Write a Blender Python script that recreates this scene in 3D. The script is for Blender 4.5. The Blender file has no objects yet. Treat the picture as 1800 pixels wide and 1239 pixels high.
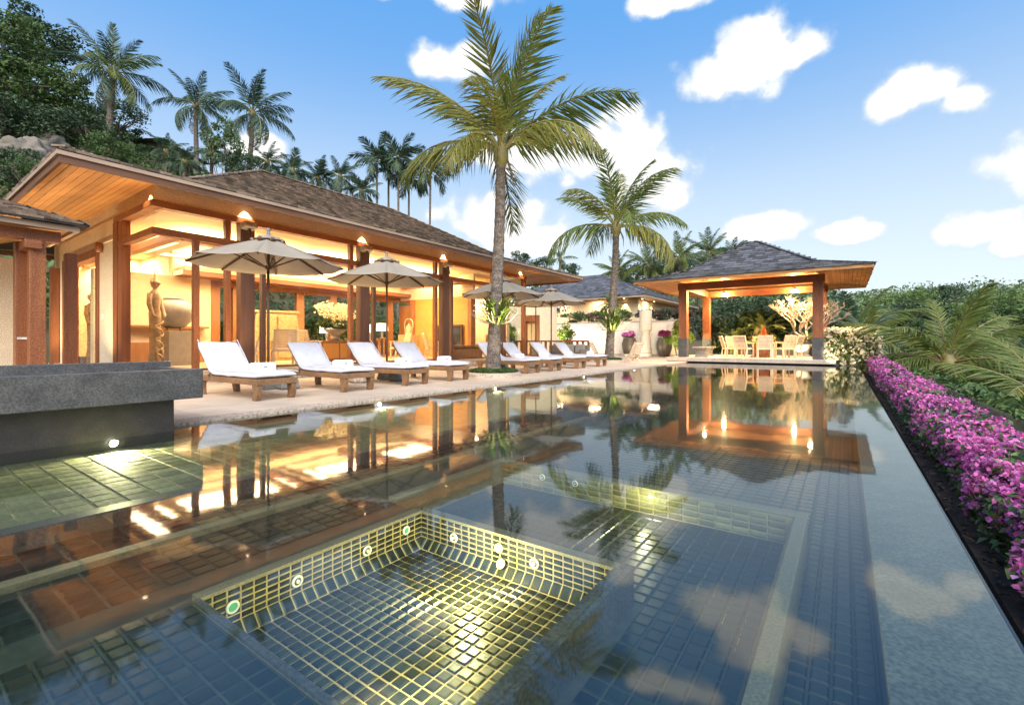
import bpy, math, random
import numpy as np
from mathutils import Vector, Matrix, Euler, noise as mnoise
R = math.radians
scene = bpy.context.scene
COL = scene.collection
random.seed(7)
rng = np.random.default_rng(7)

# ------------------------------------------------------------------ camera
TH = math.atan(585 / 820.0)
cam_d = bpy.data.cameras.new('camera'); cam = bpy.data.objects.new('camera', cam_d); COL.objects.link(cam)
cam.location = (0, 0, 0.95); cam.rotation_euler = (R(90), 0, TH)
cam_d.sensor_width = 36; cam_d.lens = 16.4; cam_d.shift_y = -0.0097
cam_d.clip_start = 0.05; cam_d.clip_end = 3000
scene.camera = cam

# ------------------------------------------------------------------ sky and clouds
SUN_EL, SUN_AZ = R(38), R(140)           # azimuth clockwise from +y
CLOUDS = [(-0.146, 0.499, 0.111, 0.063), (-0.072, 0.486, 0.053, 0.029), (-0.211, 0.486, 0.062, 0.044), (0.087, 0.389, 0.074, 0.04),
          (0.153, 0.357, 0.037, 0.027), (0.218, 0.249, 0.05, 0.042), (0.166, 0.172, 0.055, 0.033), (0.207, 0.149, 0.039, 0.028),
          (-0.118, 0.213, 0.084, 0.036), (-0.004, 0.189, 0.065, 0.026), (-0.409, 0.387, 0.122, 0.072), (-0.324, 0.328, 0.1, 0.073),
          (-0.559, 0.384, 0.158, 0.063), (-0.644, 0.253, 0.134, 0.069), (-0.753, 0.536, 0.084, 0.036), (-1.112, 0.35, 0.057, 0.033),
          (-0.717, 0.64, 0.097, 0.03), (-0.291, 0.61, 0.087, 0.026), (-0.927, 0.64, 0.089, 0.024), (-0.583, 0.218, 0.11, 0.046)]
world = bpy.data.worlds.new('World'); scene.world = world; world.use_nodes = True
wn = world.node_tree.nodes; wl = world.node_tree.links; wn.clear()
def WN(t, **k):
    n = wn.new(t)
    for a, b in k.items(): setattr(n, a, b)
    return n
def WM(op, a, b=None, c=None):
    n = wn.new('ShaderNodeMath'); n.operation = op
    for i, v in enumerate((a, b, c)):
        if v is None: continue
        if isinstance(v, (int, float)): n.inputs[i].default_value = v
        else: wl.new(v, n.inputs[i])
    return n.outputs[0]
sky = WN('ShaderNodeTexSky', sky_type='NISHITA', sun_disc=False)
sky.sun_elevation = SUN_EL; sky.sun_rotation = SUN_AZ; sky.air_density = 1.0; sky.dust_density = 0.3; sky.ozone_density = 2.0
tc = WN('ShaderNodeTexCoord'); sp = WN('ShaderNodeSeparateXYZ'); wl.new(tc.outputs['Generated'], sp.inputs[0])
az = WM('ARCTAN2', sp.outputs[0], sp.outputs[1]); el = WM('ARCSINE', sp.outputs[2])
V = None
for a, e, ra, re in CLOUDS:
    u = WM('DIVIDE', WM('SUBTRACT', az, a), ra * 1.16); v = WM('DIVIDE', WM('SUBTRACT', el, e), re * 1.14)
    q = WM('SUBTRACT', 1.0, WM('SQRT', WM('ADD', WM('MULTIPLY', u, u), WM('MULTIPLY', v, v))))
    V = q if V is None else WM('MAXIMUM', V, q)
# clouds of the rest of the sky (outside the frame): the same kind of cumulus from plain noise
nz0 = WN('ShaderNodeTexNoise'); nz0.inputs['Scale'].default_value = 2.6; nz0.inputs['Detail'].default_value = 3
mp = WN('ShaderNodeMapping'); mp.inputs['Scale'].default_value = (1, 1, 2.2); wl.new(tc.outputs['Generated'], mp.inputs[0]); wl.new(mp.outputs[0], nz0.inputs['Vector'])
oth = WM('MULTIPLY', WM('SUBTRACT', nz0.outputs[0], 0.56), 5.0)
outside = WM('MAXIMUM', WM('MULTIPLY', WM('SUBTRACT', el, 0.66), 6.0), WM('MULTIPLY', WM('SUBTRACT', WM('ABSOLUTE', WM('ADD', az, 0.62)), 1.0), 6.0))
outside = WM('MINIMUM', WM('MAXIMUM', outside, 0.0), 1.0)
oth = WM('SUBTRACT', WM('MULTIPLY', WM('ADD', oth, 1.0), outside), 1.0)
V = WM('MAXIMUM', V, oth)
nz = WN('ShaderNodeTexNoise'); nz.inputs['Scale'].default_value = 12; nz.inputs['Detail'].default_value = 9; nz.inputs['Roughness'].default_value = 0.58
wl.new(tc.outputs['Generated'], nz.inputs['Vector'])
nzb = WN('ShaderNodeTexNoise'); nzb.inputs['Scale'].default_value = 26; nzb.inputs['Detail'].default_value = 7; wl.new(tc.outputs['Generated'], nzb.inputs['Vector'])
dens = WM('ADD', WM('ADD', WM('MULTIPLY', V, 1.5), WM('MULTIPLY', WM('SUBTRACT', nz.outputs[0], 0.52), 1.5)), WM('MULTIPLY', WM('SUBTRACT', nzb.outputs[0], 0.5), .9))
vor = WN('ShaderNodeTexVoronoi', feature='SMOOTH_F1'); vor.inputs['Scale'].default_value = 21; vor.inputs['Smoothness'].default_value = .35; wl.new(tc.outputs['Generated'], vor.inputs['Vector'])
dens = WM('ADD', dens, WM('MULTIPLY', WM('SUBTRACT', .42, vor.outputs['Distance']), .8))
ss = WN('ShaderNodeMapRange', interpolation_type='SMOOTHSTEP'); ss.inputs['From Min'].default_value = 0.0; ss.inputs['From Max'].default_value = 0.6
wl.new(dens, ss.inputs['Value'])
# sky tone: bluer overhead, pale near the horizon
hsv = WN('ShaderNodeHueSaturation'); hsv.inputs['Saturation'].default_value = 1.0; hsv.inputs['Value'].default_value = 1.0
wl.new(sky.outputs[0], hsv.inputs['Color'])
hz = WN('ShaderNodeMapRange', interpolation_type='SMOOTHERSTEP'); hz.inputs['From Min'].default_value = -0.04; hz.inputs['From Max'].default_value = 0.70
wl.new(el, hz.inputs['Value'])
grad = WN('ShaderNodeMix', data_type='RGBA'); wl.new(hz.outputs[0], grad.inputs['Factor'])
grad.inputs[6].default_value = (5.6, 6.35, 6.6, 1); grad.inputs[7].default_value = (.92, 2.75, 5.9, 1)
skymix = WN('ShaderNodeMix', data_type='RGBA'); skymix.inputs['Factor'].default_value = 0.9
wl.new(hsv.outputs[0], skymix.inputs[6]); wl.new(grad.outputs[2], skymix.inputs[7])
cm = WN('ShaderNodeMix', data_type='RGBA'); wl.new(WM('MULTIPLY', ss.outputs[0], 0.97), cm.inputs['Factor']); wl.new(skymix.outputs[2], cm.inputs[6])
ctone = WN('ShaderNodeMix', data_type='RGBA'); ctone.inputs[6].default_value = (4.6, 5.2, 5.8, 1); ctone.inputs[7].default_value = (7.6, 7.6, 7.5, 1)
cs = WN('ShaderNodeMapRange', interpolation_type='SMOOTHSTEP'); cs.inputs['From Min'].default_value = 0.1; cs.inputs['From Max'].default_value = 0.75; wl.new(dens, cs.inputs['Value'])
wl.new(cs.outputs[0], ctone.inputs['Factor']); wl.new(ctone.outputs[2], cm.inputs[7])
bg = WN('ShaderNodeBackground'); bg.inputs['Strength'].default_value = 0.09
wl.new(cm.outputs[2], bg.inputs['Color']); wo = WN('ShaderNodeOutputWorld'); wl.new(bg.outputs[0], wo.inputs[0])

sd = bpy.data.lights.new('sun', 'SUN'); so = bpy.data.objects.new('sun', sd); COL.objects.link(so)
sd.energy = 3.8; sd.angle = R(60); sd.color = (1, .93, .84)
sdir = Vector((math.sin(SUN_AZ) * math.cos(SUN_EL), math.cos(SUN_AZ) * math.cos(SUN_EL), math.sin(SUN_EL)))
so.rotation_euler = sdir.to_track_quat('Z', 'Y').to_euler(); so.location = (5, -5, 20)

vs = scene.view_settings; vs.view_transform = 'Standard'; vs.look = 'None'; vs.gamma = 1; vs.use_curve_mapping = False; vs.exposure = 0.85
cy = scene.cycles; cy.max_bounces = 8; cy.diffuse_bounces = 4; cy.glossy_bounces = 4; cy.transmission_bounces = 4; cy.transparent_max_bounces = 24
cy.caustics_reflective = False; cy.caustics_refractive = False; cy.use_denoising = True; cy.sample_clamp_indirect = 4

# ------------------------------------------------------------------ materials
MATS = {}
def mat(name, col, rough=0.6, col2=None, scale=6.0, stretch=(1, 1, 1), bump=0.0, rnd=0.0, spec=0.5, metal=0.0, island=0.0, detail=4, trans=0.0, fine=0.0, coat=0.0, gen='Object'):
    if name in MATS: return MATS[name]
    m = bpy.data.materials.new(name); m.use_nodes = True; N = m.node_tree.nodes; L = m.node_tree.links
    b = N['Principled BSDF']; b.inputs['Roughness'].default_value = rough; b.inputs['Metallic'].default_value = metal
    b.inputs['Specular IOR Level'].default_value = spec
    if coat: b.inputs['Coat Weight'].default_value = coat; b.inputs['Coat Roughness'].default_value = .15
    t = N.new('ShaderNodeTexCoord'); mpn = N.new('ShaderNodeMapping'); mpn.inputs['Scale'].default_value = stretch
    L.new(t.outputs[gen], mpn.inputs[0])
    n = N.new('ShaderNodeTexNoise'); n.inputs['Scale'].default_value = scale; n.inputs['Detail'].default_value = detail; n.inputs['Roughness'].default_value = .6
    L.new(mpn.outputs[0], n.inputs['Vector'])
    mx = N.new('ShaderNodeMix'); mx.data_type = 'RGBA'; c2 = col2 or tuple(c * .6 for c in col)
    mx.inputs[6].default_value = (*col, 1); mx.inputs[7].default_value = (*c2, 1)
    rp = N.new('ShaderNodeMapRange'); rp.inputs['From Min'].default_value = .3; rp.inputs['From Max'].default_value = .7
    L.new(n.outputs[0], rp.inputs['Value']); L.new(rp.outputs[0], mx.inputs['Factor'])
    out = mx.outputs[2]
    if rnd or island:
        h = N.new('ShaderNodeHueSaturation'); L.new(out, h.inputs['Color'])
        if rnd:
            oi = N.new('ShaderNodeObjectInfo'); src = oi.outputs['Random']
        else:
            gi = N.new('ShaderNodeNewGeometry'); src = gi.outputs['Random Per Island']
        k = rnd or island
        mr = N.new('ShaderNodeMapRange'); mr.inputs['To Min'].default_value = 1 - k; mr.inputs['To Max'].default_value = 1 + k
        L.new(src, mr.inputs['Value']); L.new(mr.outputs[0], h.inputs['Value']); out = h.outputs[0]
    if fine:
        f2 = N.new('ShaderNodeTexNoise'); f2.inputs['Scale'].default_value = fine; f2.inputs['Detail'].default_value = 2
        L.new(t.outputs[gen], f2.inputs['Vector'])
        fr = N.new('ShaderNodeMapRange'); fr.inputs['From Min'].default_value = .35; fr.inputs['From Max'].default_value = .65; fr.inputs['To Min'].default_value = .6; fr.inputs['To Max'].default_value = 1.4
        L.new(f2.outputs[0], fr.inputs['Value'])
        h2 = N.new('ShaderNodeHueSaturation'); L.new(out, h2.inputs['Color']); L.new(fr.outputs[0], h2.inputs['Value']); out = h2.outputs[0]
    L.new(out, b.inputs['Base Color'])
    if bump:
        bp = N.new('ShaderNodeBump'); bp.inputs['Strength'].default_value = bump; bp.inputs['Distance'].default_value = .02
        L.new(n.outputs[0], bp.inputs['Height']); L.new(bp.outputs[0], b.inputs['Normal'])
    if trans:
        tr = N.new('ShaderNodeBsdfTranslucent'); L.new(out, tr.inputs['Color'])
        ms = N.new('ShaderNodeMixShader'); ms.inputs[0].default_value = trans
        L.new(b.outputs[0], ms.inputs[1]); L.new(tr.outputs[0], ms.inputs[2])
        L.new(ms.outputs[0], N['Material Output'].inputs['Surface'])
    MATS[name] = m
    return m
def emit(name, col, s):
    m = bpy.data.materials.new(name); m.use_nodes = True; N = m.node_tree.nodes; N.clear()
    e = N.new('ShaderNodeEmission'); e.inputs[0].default_value = (*col, 1); e.inputs[1].default_value = s
    o = N.new('ShaderNodeOutputMaterial'); m.node_tree.links.new(e.outputs[0], o.inputs[0]); return m
def clear_mat(name, tint, ior, rough, bump_scale=0, bump=0, stretch=(1, 1, 1), boost=1.0):
    m = bpy.data.materials.new(name); m.use_nodes = True; N = m.node_tree.nodes; L = m.node_tree.links; N.clear()
    o = N.new('ShaderNodeOutputMaterial'); ms = N.new('ShaderNodeMixShader'); t = N.new('ShaderNodeBsdfTransparent'); g = N.new('ShaderNodeBsdfGlossy')
    t.inputs[0].default_value = (*tint, 1); g.inputs['Roughness'].default_value = rough
    fr = N.new('ShaderNodeFresnel'); fr.inputs[0].default_value = ior
    geo = N.new('ShaderNodeNewGeometry'); sub = N.new('ShaderNodeMath'); sub.operation = 'SUBTRACT'; sub.inputs[0].default_value = 1; L.new(geo.outputs['Backfacing'], sub.inputs[1])
    mul = N.new('ShaderNodeMath'); mul.operation = 'MULTIPLY'; L.new(fr.outputs[0], mul.inputs[0]); L.new(sub.outputs[0], mul.inputs[1]); fac = mul.outputs[0]
    if boost != 1.0:
        mm = N.new('ShaderNodeMath'); mm.operation = 'MULTIPLY'; mm.use_clamp = True; mm.inputs[1].default_value = boost; L.new(fac, mm.inputs[0]); fac = mm.outputs[0]
    L.new(fac, ms.inputs[0]); L.new(t.outputs[0], ms.inputs[1]); L.new(g.outputs[0], ms.inputs[2]); L.new(ms.outputs[0], o.inputs[0])
    if bump:
        tcn = N.new('ShaderNodeTexCoord'); mpn = N.new('ShaderNodeMapping'); mpn.inputs['Scale'].default_value = stretch
        nn = N.new('ShaderNodeTexNoise'); nn.inputs['Scale'].default_value = bump_scale; nn.inputs['Detail'].default_value = 2
        bp = N.new('ShaderNodeBump'); bp.inputs['Strength'].default_value = bump; bp.inputs['Distance'].default_value = .01
        L.new(tcn.outputs['Object'], mpn.inputs[0]); L.new(mpn.outputs[0], nn.inputs['Vector']); L.new(nn.outputs[0], bp.inputs['Height'])
        L.new(bp.outputs[0], g.inputs['Normal']); L.new(bp.outputs[0], fr.inputs['Normal'])
    return m

TEAK = mat('teak_wood', (.30, .105, .035), .45, (.17, .055, .02), 5, (1, 1, .12), .15, fine=60)
TEAKH = mat('teak_beam_wood', (.30, .105, .035), .45, (.17, .055, .02), 5, (.3, .12, 1.5), .15, fine=60)
DARKW = mat('dark_post_wood', (.13, .06, .035), .5, (.08, .038, .025), 6, (1, 1, .12), .1)
FASCIA = mat('fascia_wood', (.20, .09, .045), .55, (.12, .055, .03), 6, (.15, .15, 1), .1)
TRIM = mat('pale_eave_trim', (.42, .31, .23), .55, (.30, .21, .15), 6, (.2, .2, 1))
SOFFIT = mat('soffit_board_wood', (.52, .26, .085), .5, (.36, .16, .05), 4, (.25, .25, 1), .1, rnd=.22)
PLASTER = mat('cream_plaster', (.72, .60, .42), .85, (.66, .53, .36), 3, bump=.08, fine=90)
WHITEWALL = mat('white_plaster', (.78, .72, .62), .85, (.66, .58, .48), 2, bump=.1, fine=80)
SHING = mat('brown_wood_shingle', (.25, .185, .14), .8, (.14, .105, .08), 9, island=.55, bump=.2)
SLATE = mat('grey_slate_shingle', (.135, .132, .14), .62, (.055, .055, .062), 7, rnd=.55, bump=.2)
SLATES = mat('grey_slate_shingle_joined', (.135, .132, .14), .62, (.055, .055, .062), 7, island=.55, bump=.2)
ROOFB = mat('roof_underlay', (.04, .03, .028), .9)
PAVER = mat('sandstone_paver', (.56, .45, .35), .7, (.46, .36, .27), 2.2, bump=.06, rnd=.10)
COPE = mat('coping_stone', (.47, .39, .32), .7, (.36, .29, .23), 4, bump=.08, rnd=.12, fine=30)
GRAN = mat('grey_granite', (.095, .092, .092), .5, (.045, .045, .048), 4, bump=.12, fine=70, spec=.5)
GRANW = mat('wet_granite', (.135, .132, .122), .4, (.07, .072, .07), 5, bump=.10, fine=75, spec=.5)
POOLT = mat('dark_pool_tile', (.015, .020, .017), .34, (.007, .010, .009), 8, rnd=.5, bump=.06)
SLTILE = mat('slate_pool_tile', (.17, .165, .085), .7, (.085, .088, .05), 9, (1, 3, 1), .2, rnd=.42)
GROUT = mat('pale_pool_grout', (.36, .29, .15), .8, (.20, .165, .09), 12)
GROUTD = mat('dark_pool_grout', (.06, .065, .055), .8, (.03, .034, .03), 9)
RIM = mat('pebble_rim', (.21, .185, .125), .7, (.09, .08, .06), 90, bump=.2)
CUSH = mat('white_cushion', (.60, .61, .68), .9, (.54, .55, .62), 8, bump=.12)
TOWEL = mat('white_towel', (.86, .87, .90), .95, (.80, .81, .84), 60, bump=.3)
INKM = mat('dark_ink', (.05, .05, .07), .7)
LOUNGEW = mat('lounger_wood', (.25, .135, .062), .6, (.16, .085, .04), 6, (.2, 1, 1), .15, fine=70)
CANVAS = mat('umbrella_canvas', (.40, .345, .275), .9, (.36, .31, .245), 5, trans=.25, bump=.05)
CANVAST = mat('umbrella_cap_canvas', (.42, .365, .30), .9, trans=.2)
POLEW = mat('umbrella_pole_wood', (.15, .07, .03), .5, (.10, .045, .02), 8, (1, 1, .1))
STONE = mat('rough_stone', (.23, .225, .21), .85, (.15, .145, .13), 8, bump=.35, fine=60)
CREAMST = mat('pale_carved_stone', (.55, .48, .40), .8, (.42, .36, .30), 14, bump=.4)
POTM = mat('dark_glazed_pot', (.085, .065, .045), .45, (.05, .038, .028), 4, bump=.08)
SOIL = mat('soil', (.035, .022, .015), .95, (.015, .01, .008), 14, bump=.6)
TRUNK = mat('palm_trunk', (.19, .155, .13), .9, (.06, .046, .036), 5, (1, 1, 2.2), .5, fine=26)
BARK = mat('tree_bark', (.14, .11, .085), .9, (.07, .055, .04), 8, bump=.4)
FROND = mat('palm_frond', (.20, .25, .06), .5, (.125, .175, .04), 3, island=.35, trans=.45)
FRONDY = mat('lit_tint_palm_frond', (.27, .255, .06), .5, (.17, .19, .04), 3, island=.35, trans=.45)  # yellower copy of the frond, warm light put into its colour
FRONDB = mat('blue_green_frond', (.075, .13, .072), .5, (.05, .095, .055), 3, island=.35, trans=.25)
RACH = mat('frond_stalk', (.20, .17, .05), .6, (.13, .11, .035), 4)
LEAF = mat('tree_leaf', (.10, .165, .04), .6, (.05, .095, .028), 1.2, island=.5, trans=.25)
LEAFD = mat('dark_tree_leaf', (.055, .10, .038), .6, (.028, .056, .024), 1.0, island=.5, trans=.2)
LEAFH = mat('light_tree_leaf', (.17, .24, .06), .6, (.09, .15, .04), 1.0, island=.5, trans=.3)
LEAFF = mat('hazed_forest_leaf', (.26, .33, .13), .8, (.07, .14, .095), .06, island=.5, trans=.2)  # leaf colour lightened to stand in for distance haze
LEAFL = mat('bright_shrub_leaf', (.13, .19, .02), .5, (.07, .12, .015), 4, island=.45, trans=.35)
BRACT = mat('magenta_bract', (.72, .19, .44), .7, (.55, .12, .40), 3, island=.6, trans=.35)
BRACTP = mat('violet_bract', (.60, .28, .56), .7, (.48, .17, .48), 3, island=.4, trans=.35)
BRACTR = mat('crimson_bract', (.34, .03, .14), .7, (.20, .02, .09), 3, island=.45, trans=.3)
PETALW = mat('cream_petal', (.80, .74, .54), .7, (.70, .62, .44), 8, island=.3, trans=.3)
PALEB = mat('pale_branch', (.48, .42, .34), .8, (.34, .29, .23), 9, bump=.2)
CHAIRW = mat('pale_chair_wood', (.68, .56, .40), .6, (.56, .44, .30), 8, (1, 1, .2))
TABLEW = mat('table_wood', (.40, .15, .045), .4, (.28, .10, .03), 5)
WICKER = mat('grey_wicker', (.16, .14, .125), .8, (.10, .09, .08), 50, bump=.4)
METAL = mat('dark_metal', (.06, .055, .05), .5, metal=.6)
BOXM = mat('lamp_box_paint', (.42, .36, .28), .6)
WHITEP = mat('white_plastic', (.75, .75, .70), .4)
TERRA = mat('hill_earth', (.07, .075, .03), .95, (.10, .075, .045), .25, bump=.4)
ROCK = mat('boulder_rock', (.24, .205, .17), .9, (.12, .105, .085), .9, bump=.6)
ORANGE = mat('orange_lacquer_wood', (.33, .15, .055), .4, (.25, .10, .035), 5, (1, 1, .15))
PANELO = mat('amber_wall_panel', (.62, .31, .07), .6, (.55, .26, .06), 3)
GOLDW = mat('carved_pale_wood', (.52, .36, .17), .6, (.30, .19, .08), 16, bump=.6)
BRONZE = mat('aged_statue_wood', (.42, .30, .17), .6, (.26, .17, .09), 12, bump=.4)
URNM = mat('grey_clay_urn', (.30, .27, .23), .5, (.22, .20, .17), 5, bump=.06)
PEDM = mat('grey_pedestal', (.25, .23, .21), .6, (.20, .185, .17), 6)
DARKPIC = mat('dark_screen', (.02, .022, .028), .15, (.03, .03, .035), 3)
INTFLOOR = mat('interior_stone_floor', (.46, .36, .25), .35, (.40, .31, .21), 3)
CEIL = mat('cream_ceiling', (.74, .62, .44), .85, (.70, .58, .41), 2)
GRASSM = mat('ring_grass', (.065, .12, .022), .7, (.035, .07, .015), 10, island=.45, trans=.3)
GLASS = clear_mat('window_glass', (.96, .96, .94), 1.38, .0)
WATER = clear_mat('pool_water', (.67, .75, .68), 1.90, .04, 3.0, .09, (1, 1, 1))
WARM = (1.0, .74, .45)
LAMPE = emit('warm_lamp_glow', (1, .72, .40), 14)
SHADEE = emit('lamp_shade_glow', (1, .82, .56), 2.2)
POOLE = emit('pool_lamp_glow', (1, .93, .66), 25)
AQUAE = mat('aqua_lens', (.10, .42, .30), .2)

# ------------------------------------------------------------------ mesh helpers
class MB:
    def __init__(s): s.v = []; s.f = []
    def add(s, v, f):
        o = len(s.v); s.v += [tuple(p) for p in v]; s.f += [tuple(i + o for i in q) for q in f]; return s
    def box(s, x0, x1, y0, y1, z0, z1, m=None):
        v = [(x, y, z) for z in (z0, z1) for y in (y0, y1) for x in (x0, x1)]
        if m is not None: v = [m @ Vector(p) for p in v]
        return s.add(v, [(0, 2, 3, 1), (4, 5, 7, 6), (0, 1, 5, 4), (2, 6, 7, 3), (0, 4, 6, 2), (1, 3, 7, 5)])
    def bar(s, a, b, w, h, up=(0, 0, 1)):
        a, b = Vector(a), Vector(b); d = (b - a).normalized(); u = Vector(up)
        r = d.cross(u)
        if r.length < 1e-4: r = d.cross(Vector((1, 0, 0)))
        r.normalize(); n = r.cross(d); v = []
        for p in (a, b):
            for i, j in ((-1, -1), (1, -1), (1, 1), (-1, 1)): v.append(p + r * (w / 2 * i) + n * (h / 2 * j))
        return s.add(v, [(3, 2, 1, 0), (4, 5, 6, 7), (0, 1, 5, 4), (1, 2, 6, 5), (2, 3, 7, 6), (3, 0, 4, 7)])
    def tube(s, pts, rad, n=8, caps=True):
        pts = [Vector(p) for p in pts]; rings = []
        if isinstance(rad, (int, float)): rad = [rad] * len(pts)
        ref = Vector((0, 0, 1)) if abs((pts[1] - pts[0]).normalized().z) < .9 else Vector((1, 0, 0))
        o = len(s.v)
        for i, p in enumerate(pts):
            d = (pts[min(i + 1, len(pts) - 1)] - pts[max(i - 1, 0)]).normalized()
            a = d.cross(ref).normalized(); b = d.cross(a)
            for k in range(n):
                t = 2 * math.pi * k / n; s.v.append(tuple(p + (a * math.cos(t) + b * math.sin(t)) * rad[i]))
        for i in range(len(pts) - 1):
            for k in range(n):
                k2 = (k + 1) % n; s.f.append((o + i * n + k, o + i * n + k2, o + (i + 1) * n + k2, o + (i + 1) * n + k))
        if caps:
            s.f.append(tuple(o + k for k in range(n))[::-1]); e = o + (len(pts) - 1) * n; s.f.append(tuple(e + k for k in range(n)))
        return s
    def lathe(s, prof, n=20, c=(0, 0, 0), sx=1, sy=1, cap=True):
        o = len(s.v)
        for r, z in prof:
            for k in range(n):
                t = 2 * math.pi * k / n; s.v.append((c[0] + r * sx * math.cos(t), c[1] + r * sy * math.sin(t), c[2] + z))
        for i in range(len(prof) - 1):
            for k in range(n):
                k2 = (k + 1) % n; s.f.append((o + i * n + k, o + i * n + k2, o + (i + 1) * n + k2, o + (i + 1) * n + k))
        if cap:
            s.f.append(tuple(o + k for k in range(n))[::-1]); e = o + (len(prof) - 1) * n; s.f.append(tuple(e + k for k in range(n)))
        return s
    def prism(s, poly, off):   # closed planar polygon extruded by vector off
        n = len(poly); off = Vector(off); v = [Vector(p) for p in poly]; v2 = [p + off for p in v]
        return s.add(v + v2, [tuple(range(n))[::-1], tuple(range(n, 2 * n))] + [(i, (i + 1) % n, n + (i + 1) % n, n + i) for i in range(n)])
    def mesh(s, name):
        m = bpy.data.meshes.new(name); m.from_pydata(s.v, [], s.f); m.update(); return m

def link(name, data, parent=None, loc=None, rot=None, scl=None):
    o = bpy.data.objects.new(name, data); COL.objects.link(o)
    if parent: o.parent = parent
    if loc is not None: o.location = loc
    if rot is not None: o.rotation_euler = rot
    if scl is not None: o.scale = scl
    return o
def obj(name, mb, m, parent=None, smooth=False, bevel=0, seg=2, recalc=True, **kw):
    me = mb.mesh(name) if isinstance(mb, MB) else mb
    if not me.materials: me.materials.append(m)
    if smooth: me.polygons.foreach_set('use_smooth', [True] * len(me.polygons))
    if recalc and isinstance(mb, MB) and len(me.polygons) < 20000:
        import bmesh
        b = bmesh.new(); b.from_mesh(me); bmesh.ops.recalc_face_normals(b, faces=b.faces); b.to_mesh(me); b.free()
    o = link(name, me, parent, **kw)
    if bevel:
        bv = o.modifiers.new('bevel', 'BEVEL'); bv.width = bevel; bv.segments = seg; bv.limit_method = 'ANGLE'; bv.angle_limit = R(40)
    return o
def tag(o, label=None, cat=None, group=None, kind=None):
    if label: o['label'] = label
    if cat: o['category'] = cat
    if group: o['group'] = group
    if kind: o['kind'] = kind
    return o
def thing(name, label, cat, loc=(0, 0, 0), rz=0, group=None):
    o = link(name, None, None, loc, (0, 0, rz)); o.empty_display_size = .2
    return tag(o, label, cat, group)
def structure(name, mb, m, **k): return tag(obj(name, mb, m, **k), kind='structure')
KIDS = {}
def copy_tree(o, parent=None):
    c = o.copy(); COL.objects.link(c); c.parent = parent
    for ch in list(o.children): copy_tree(ch, c)
    return c
def lamp(kind, loc, e, col=WARM, size=.1, parent=None, rot=None, spot=None, blend=.6, sy=None, name='lamp'):
    d = bpy.data.lights.new(name, kind); d.energy = e; d.color = col
    if kind == 'AREA':
        d.size = size
        if sy: d.shape = 'RECTANGLE'; d.size_y = sy
    else: d.shadow_soft_size = size
    if spot: d.spot_size = R(spot); d.spot_blend = blend
    o = bpy.data.objects.new(name, d); COL.objects.link(o); o.location = loc
    if rot: o.rotation_euler = rot
    return o
def aim(o, target):
    o.rotation_euler = (Vector(target) - o.location).to_track_quat('-Z', 'Y').to_euler(); return o

# ---- leaves: numpy clouds of folded leaf blades
def leaf_mesh(name, P, size, m, up=.35, aspect=.45, outd=None, seed=1):
    g = np.random.default_rng(seed); n = len(P)
    size = np.broadcast_to(np.asarray(size, float), (n,))[:, None] * g.uniform(.7, 1.3, (n, 1))
    nrm = g.normal(size=(n, 3)); nrm /= np.linalg.norm(nrm, axis=1)[:, None]; nrm[:, 2] += up
    if outd is not None: nrm += outd
    nrm /= np.linalg.norm(nrm, axis=1)[:, None]
    a = np.cross(nrm, g.normal(size=(n, 3))); a /= np.linalg.norm(a, axis=1)[:, None] + 1e-9
    b = np.cross(nrm, a)
    fold = nrm * size * .14
    v = np.stack([P - a * size * .5, P + b * size * aspect * .5 + fold, P + a * size * .5, P - b * size * aspect * .5 + fold], 1).reshape(-1, 3)
    me = bpy.data.meshes.new(name); me.vertices.add(4 * n); me.vertices.foreach_set('co', v.astype(np.float32).ravel())
    i = np.arange(n) * 4; f = np.stack([i, i + 1, i + 2, i, i + 2, i + 3], 1).ravel()
    me.loops.add(6 * n); me.loops.foreach_set('vertex_index', f.astype(np.int32))
    me.polygons.add(2 * n); me.polygons.foreach_set('loop_start', (np.arange(2 * n) * 3).astype(np.int32))
    me.update(calc_edges=True); me.materials.append(m); return me
def crown_points(n, clumps, seed, spread=.30, flat=.75, squash=1.0):
    g = np.random.default_rng(seed)
    c = g.normal(size=(clumps, 3)); c /= np.linalg.norm(c, axis=1)[:, None]; c *= g.uniform(.45, .85, (clumps, 1)); c[:, 2] *= flat
    r = g.uniform(.5, 1.25, clumps) * spread
    k = g.integers(0, clumps, n)
    d = g.normal(size=(n, 3)); d /= np.linalg.norm(d, axis=1)[:, None]; d[:, 2] *= .7
    rr = g.uniform(.35, 1.05, (n, 1)) ** .6
    p = c[k] + d * rr * r[k][:, None]
    p[:, 2] *= squash
    return p, d
def box_points(n, dims, seed, shell=.8):
    g = np.random.default_rng(seed); p = g.uniform(-1, 1, (n, 3)); m = g.random(n) < shell
    ax = g.integers(0, 3, n); sgn = np.sign(g.uniform(-1, 1, n))
    sgn = np.where(ax == 2, 1, sgn)
    idx = np.arange(n)[m]; p[idx, ax[m]] = sgn[m] * g.uniform(.9, 1.03, m.sum())
    p *= np.array(dims) / 2; return p

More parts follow.
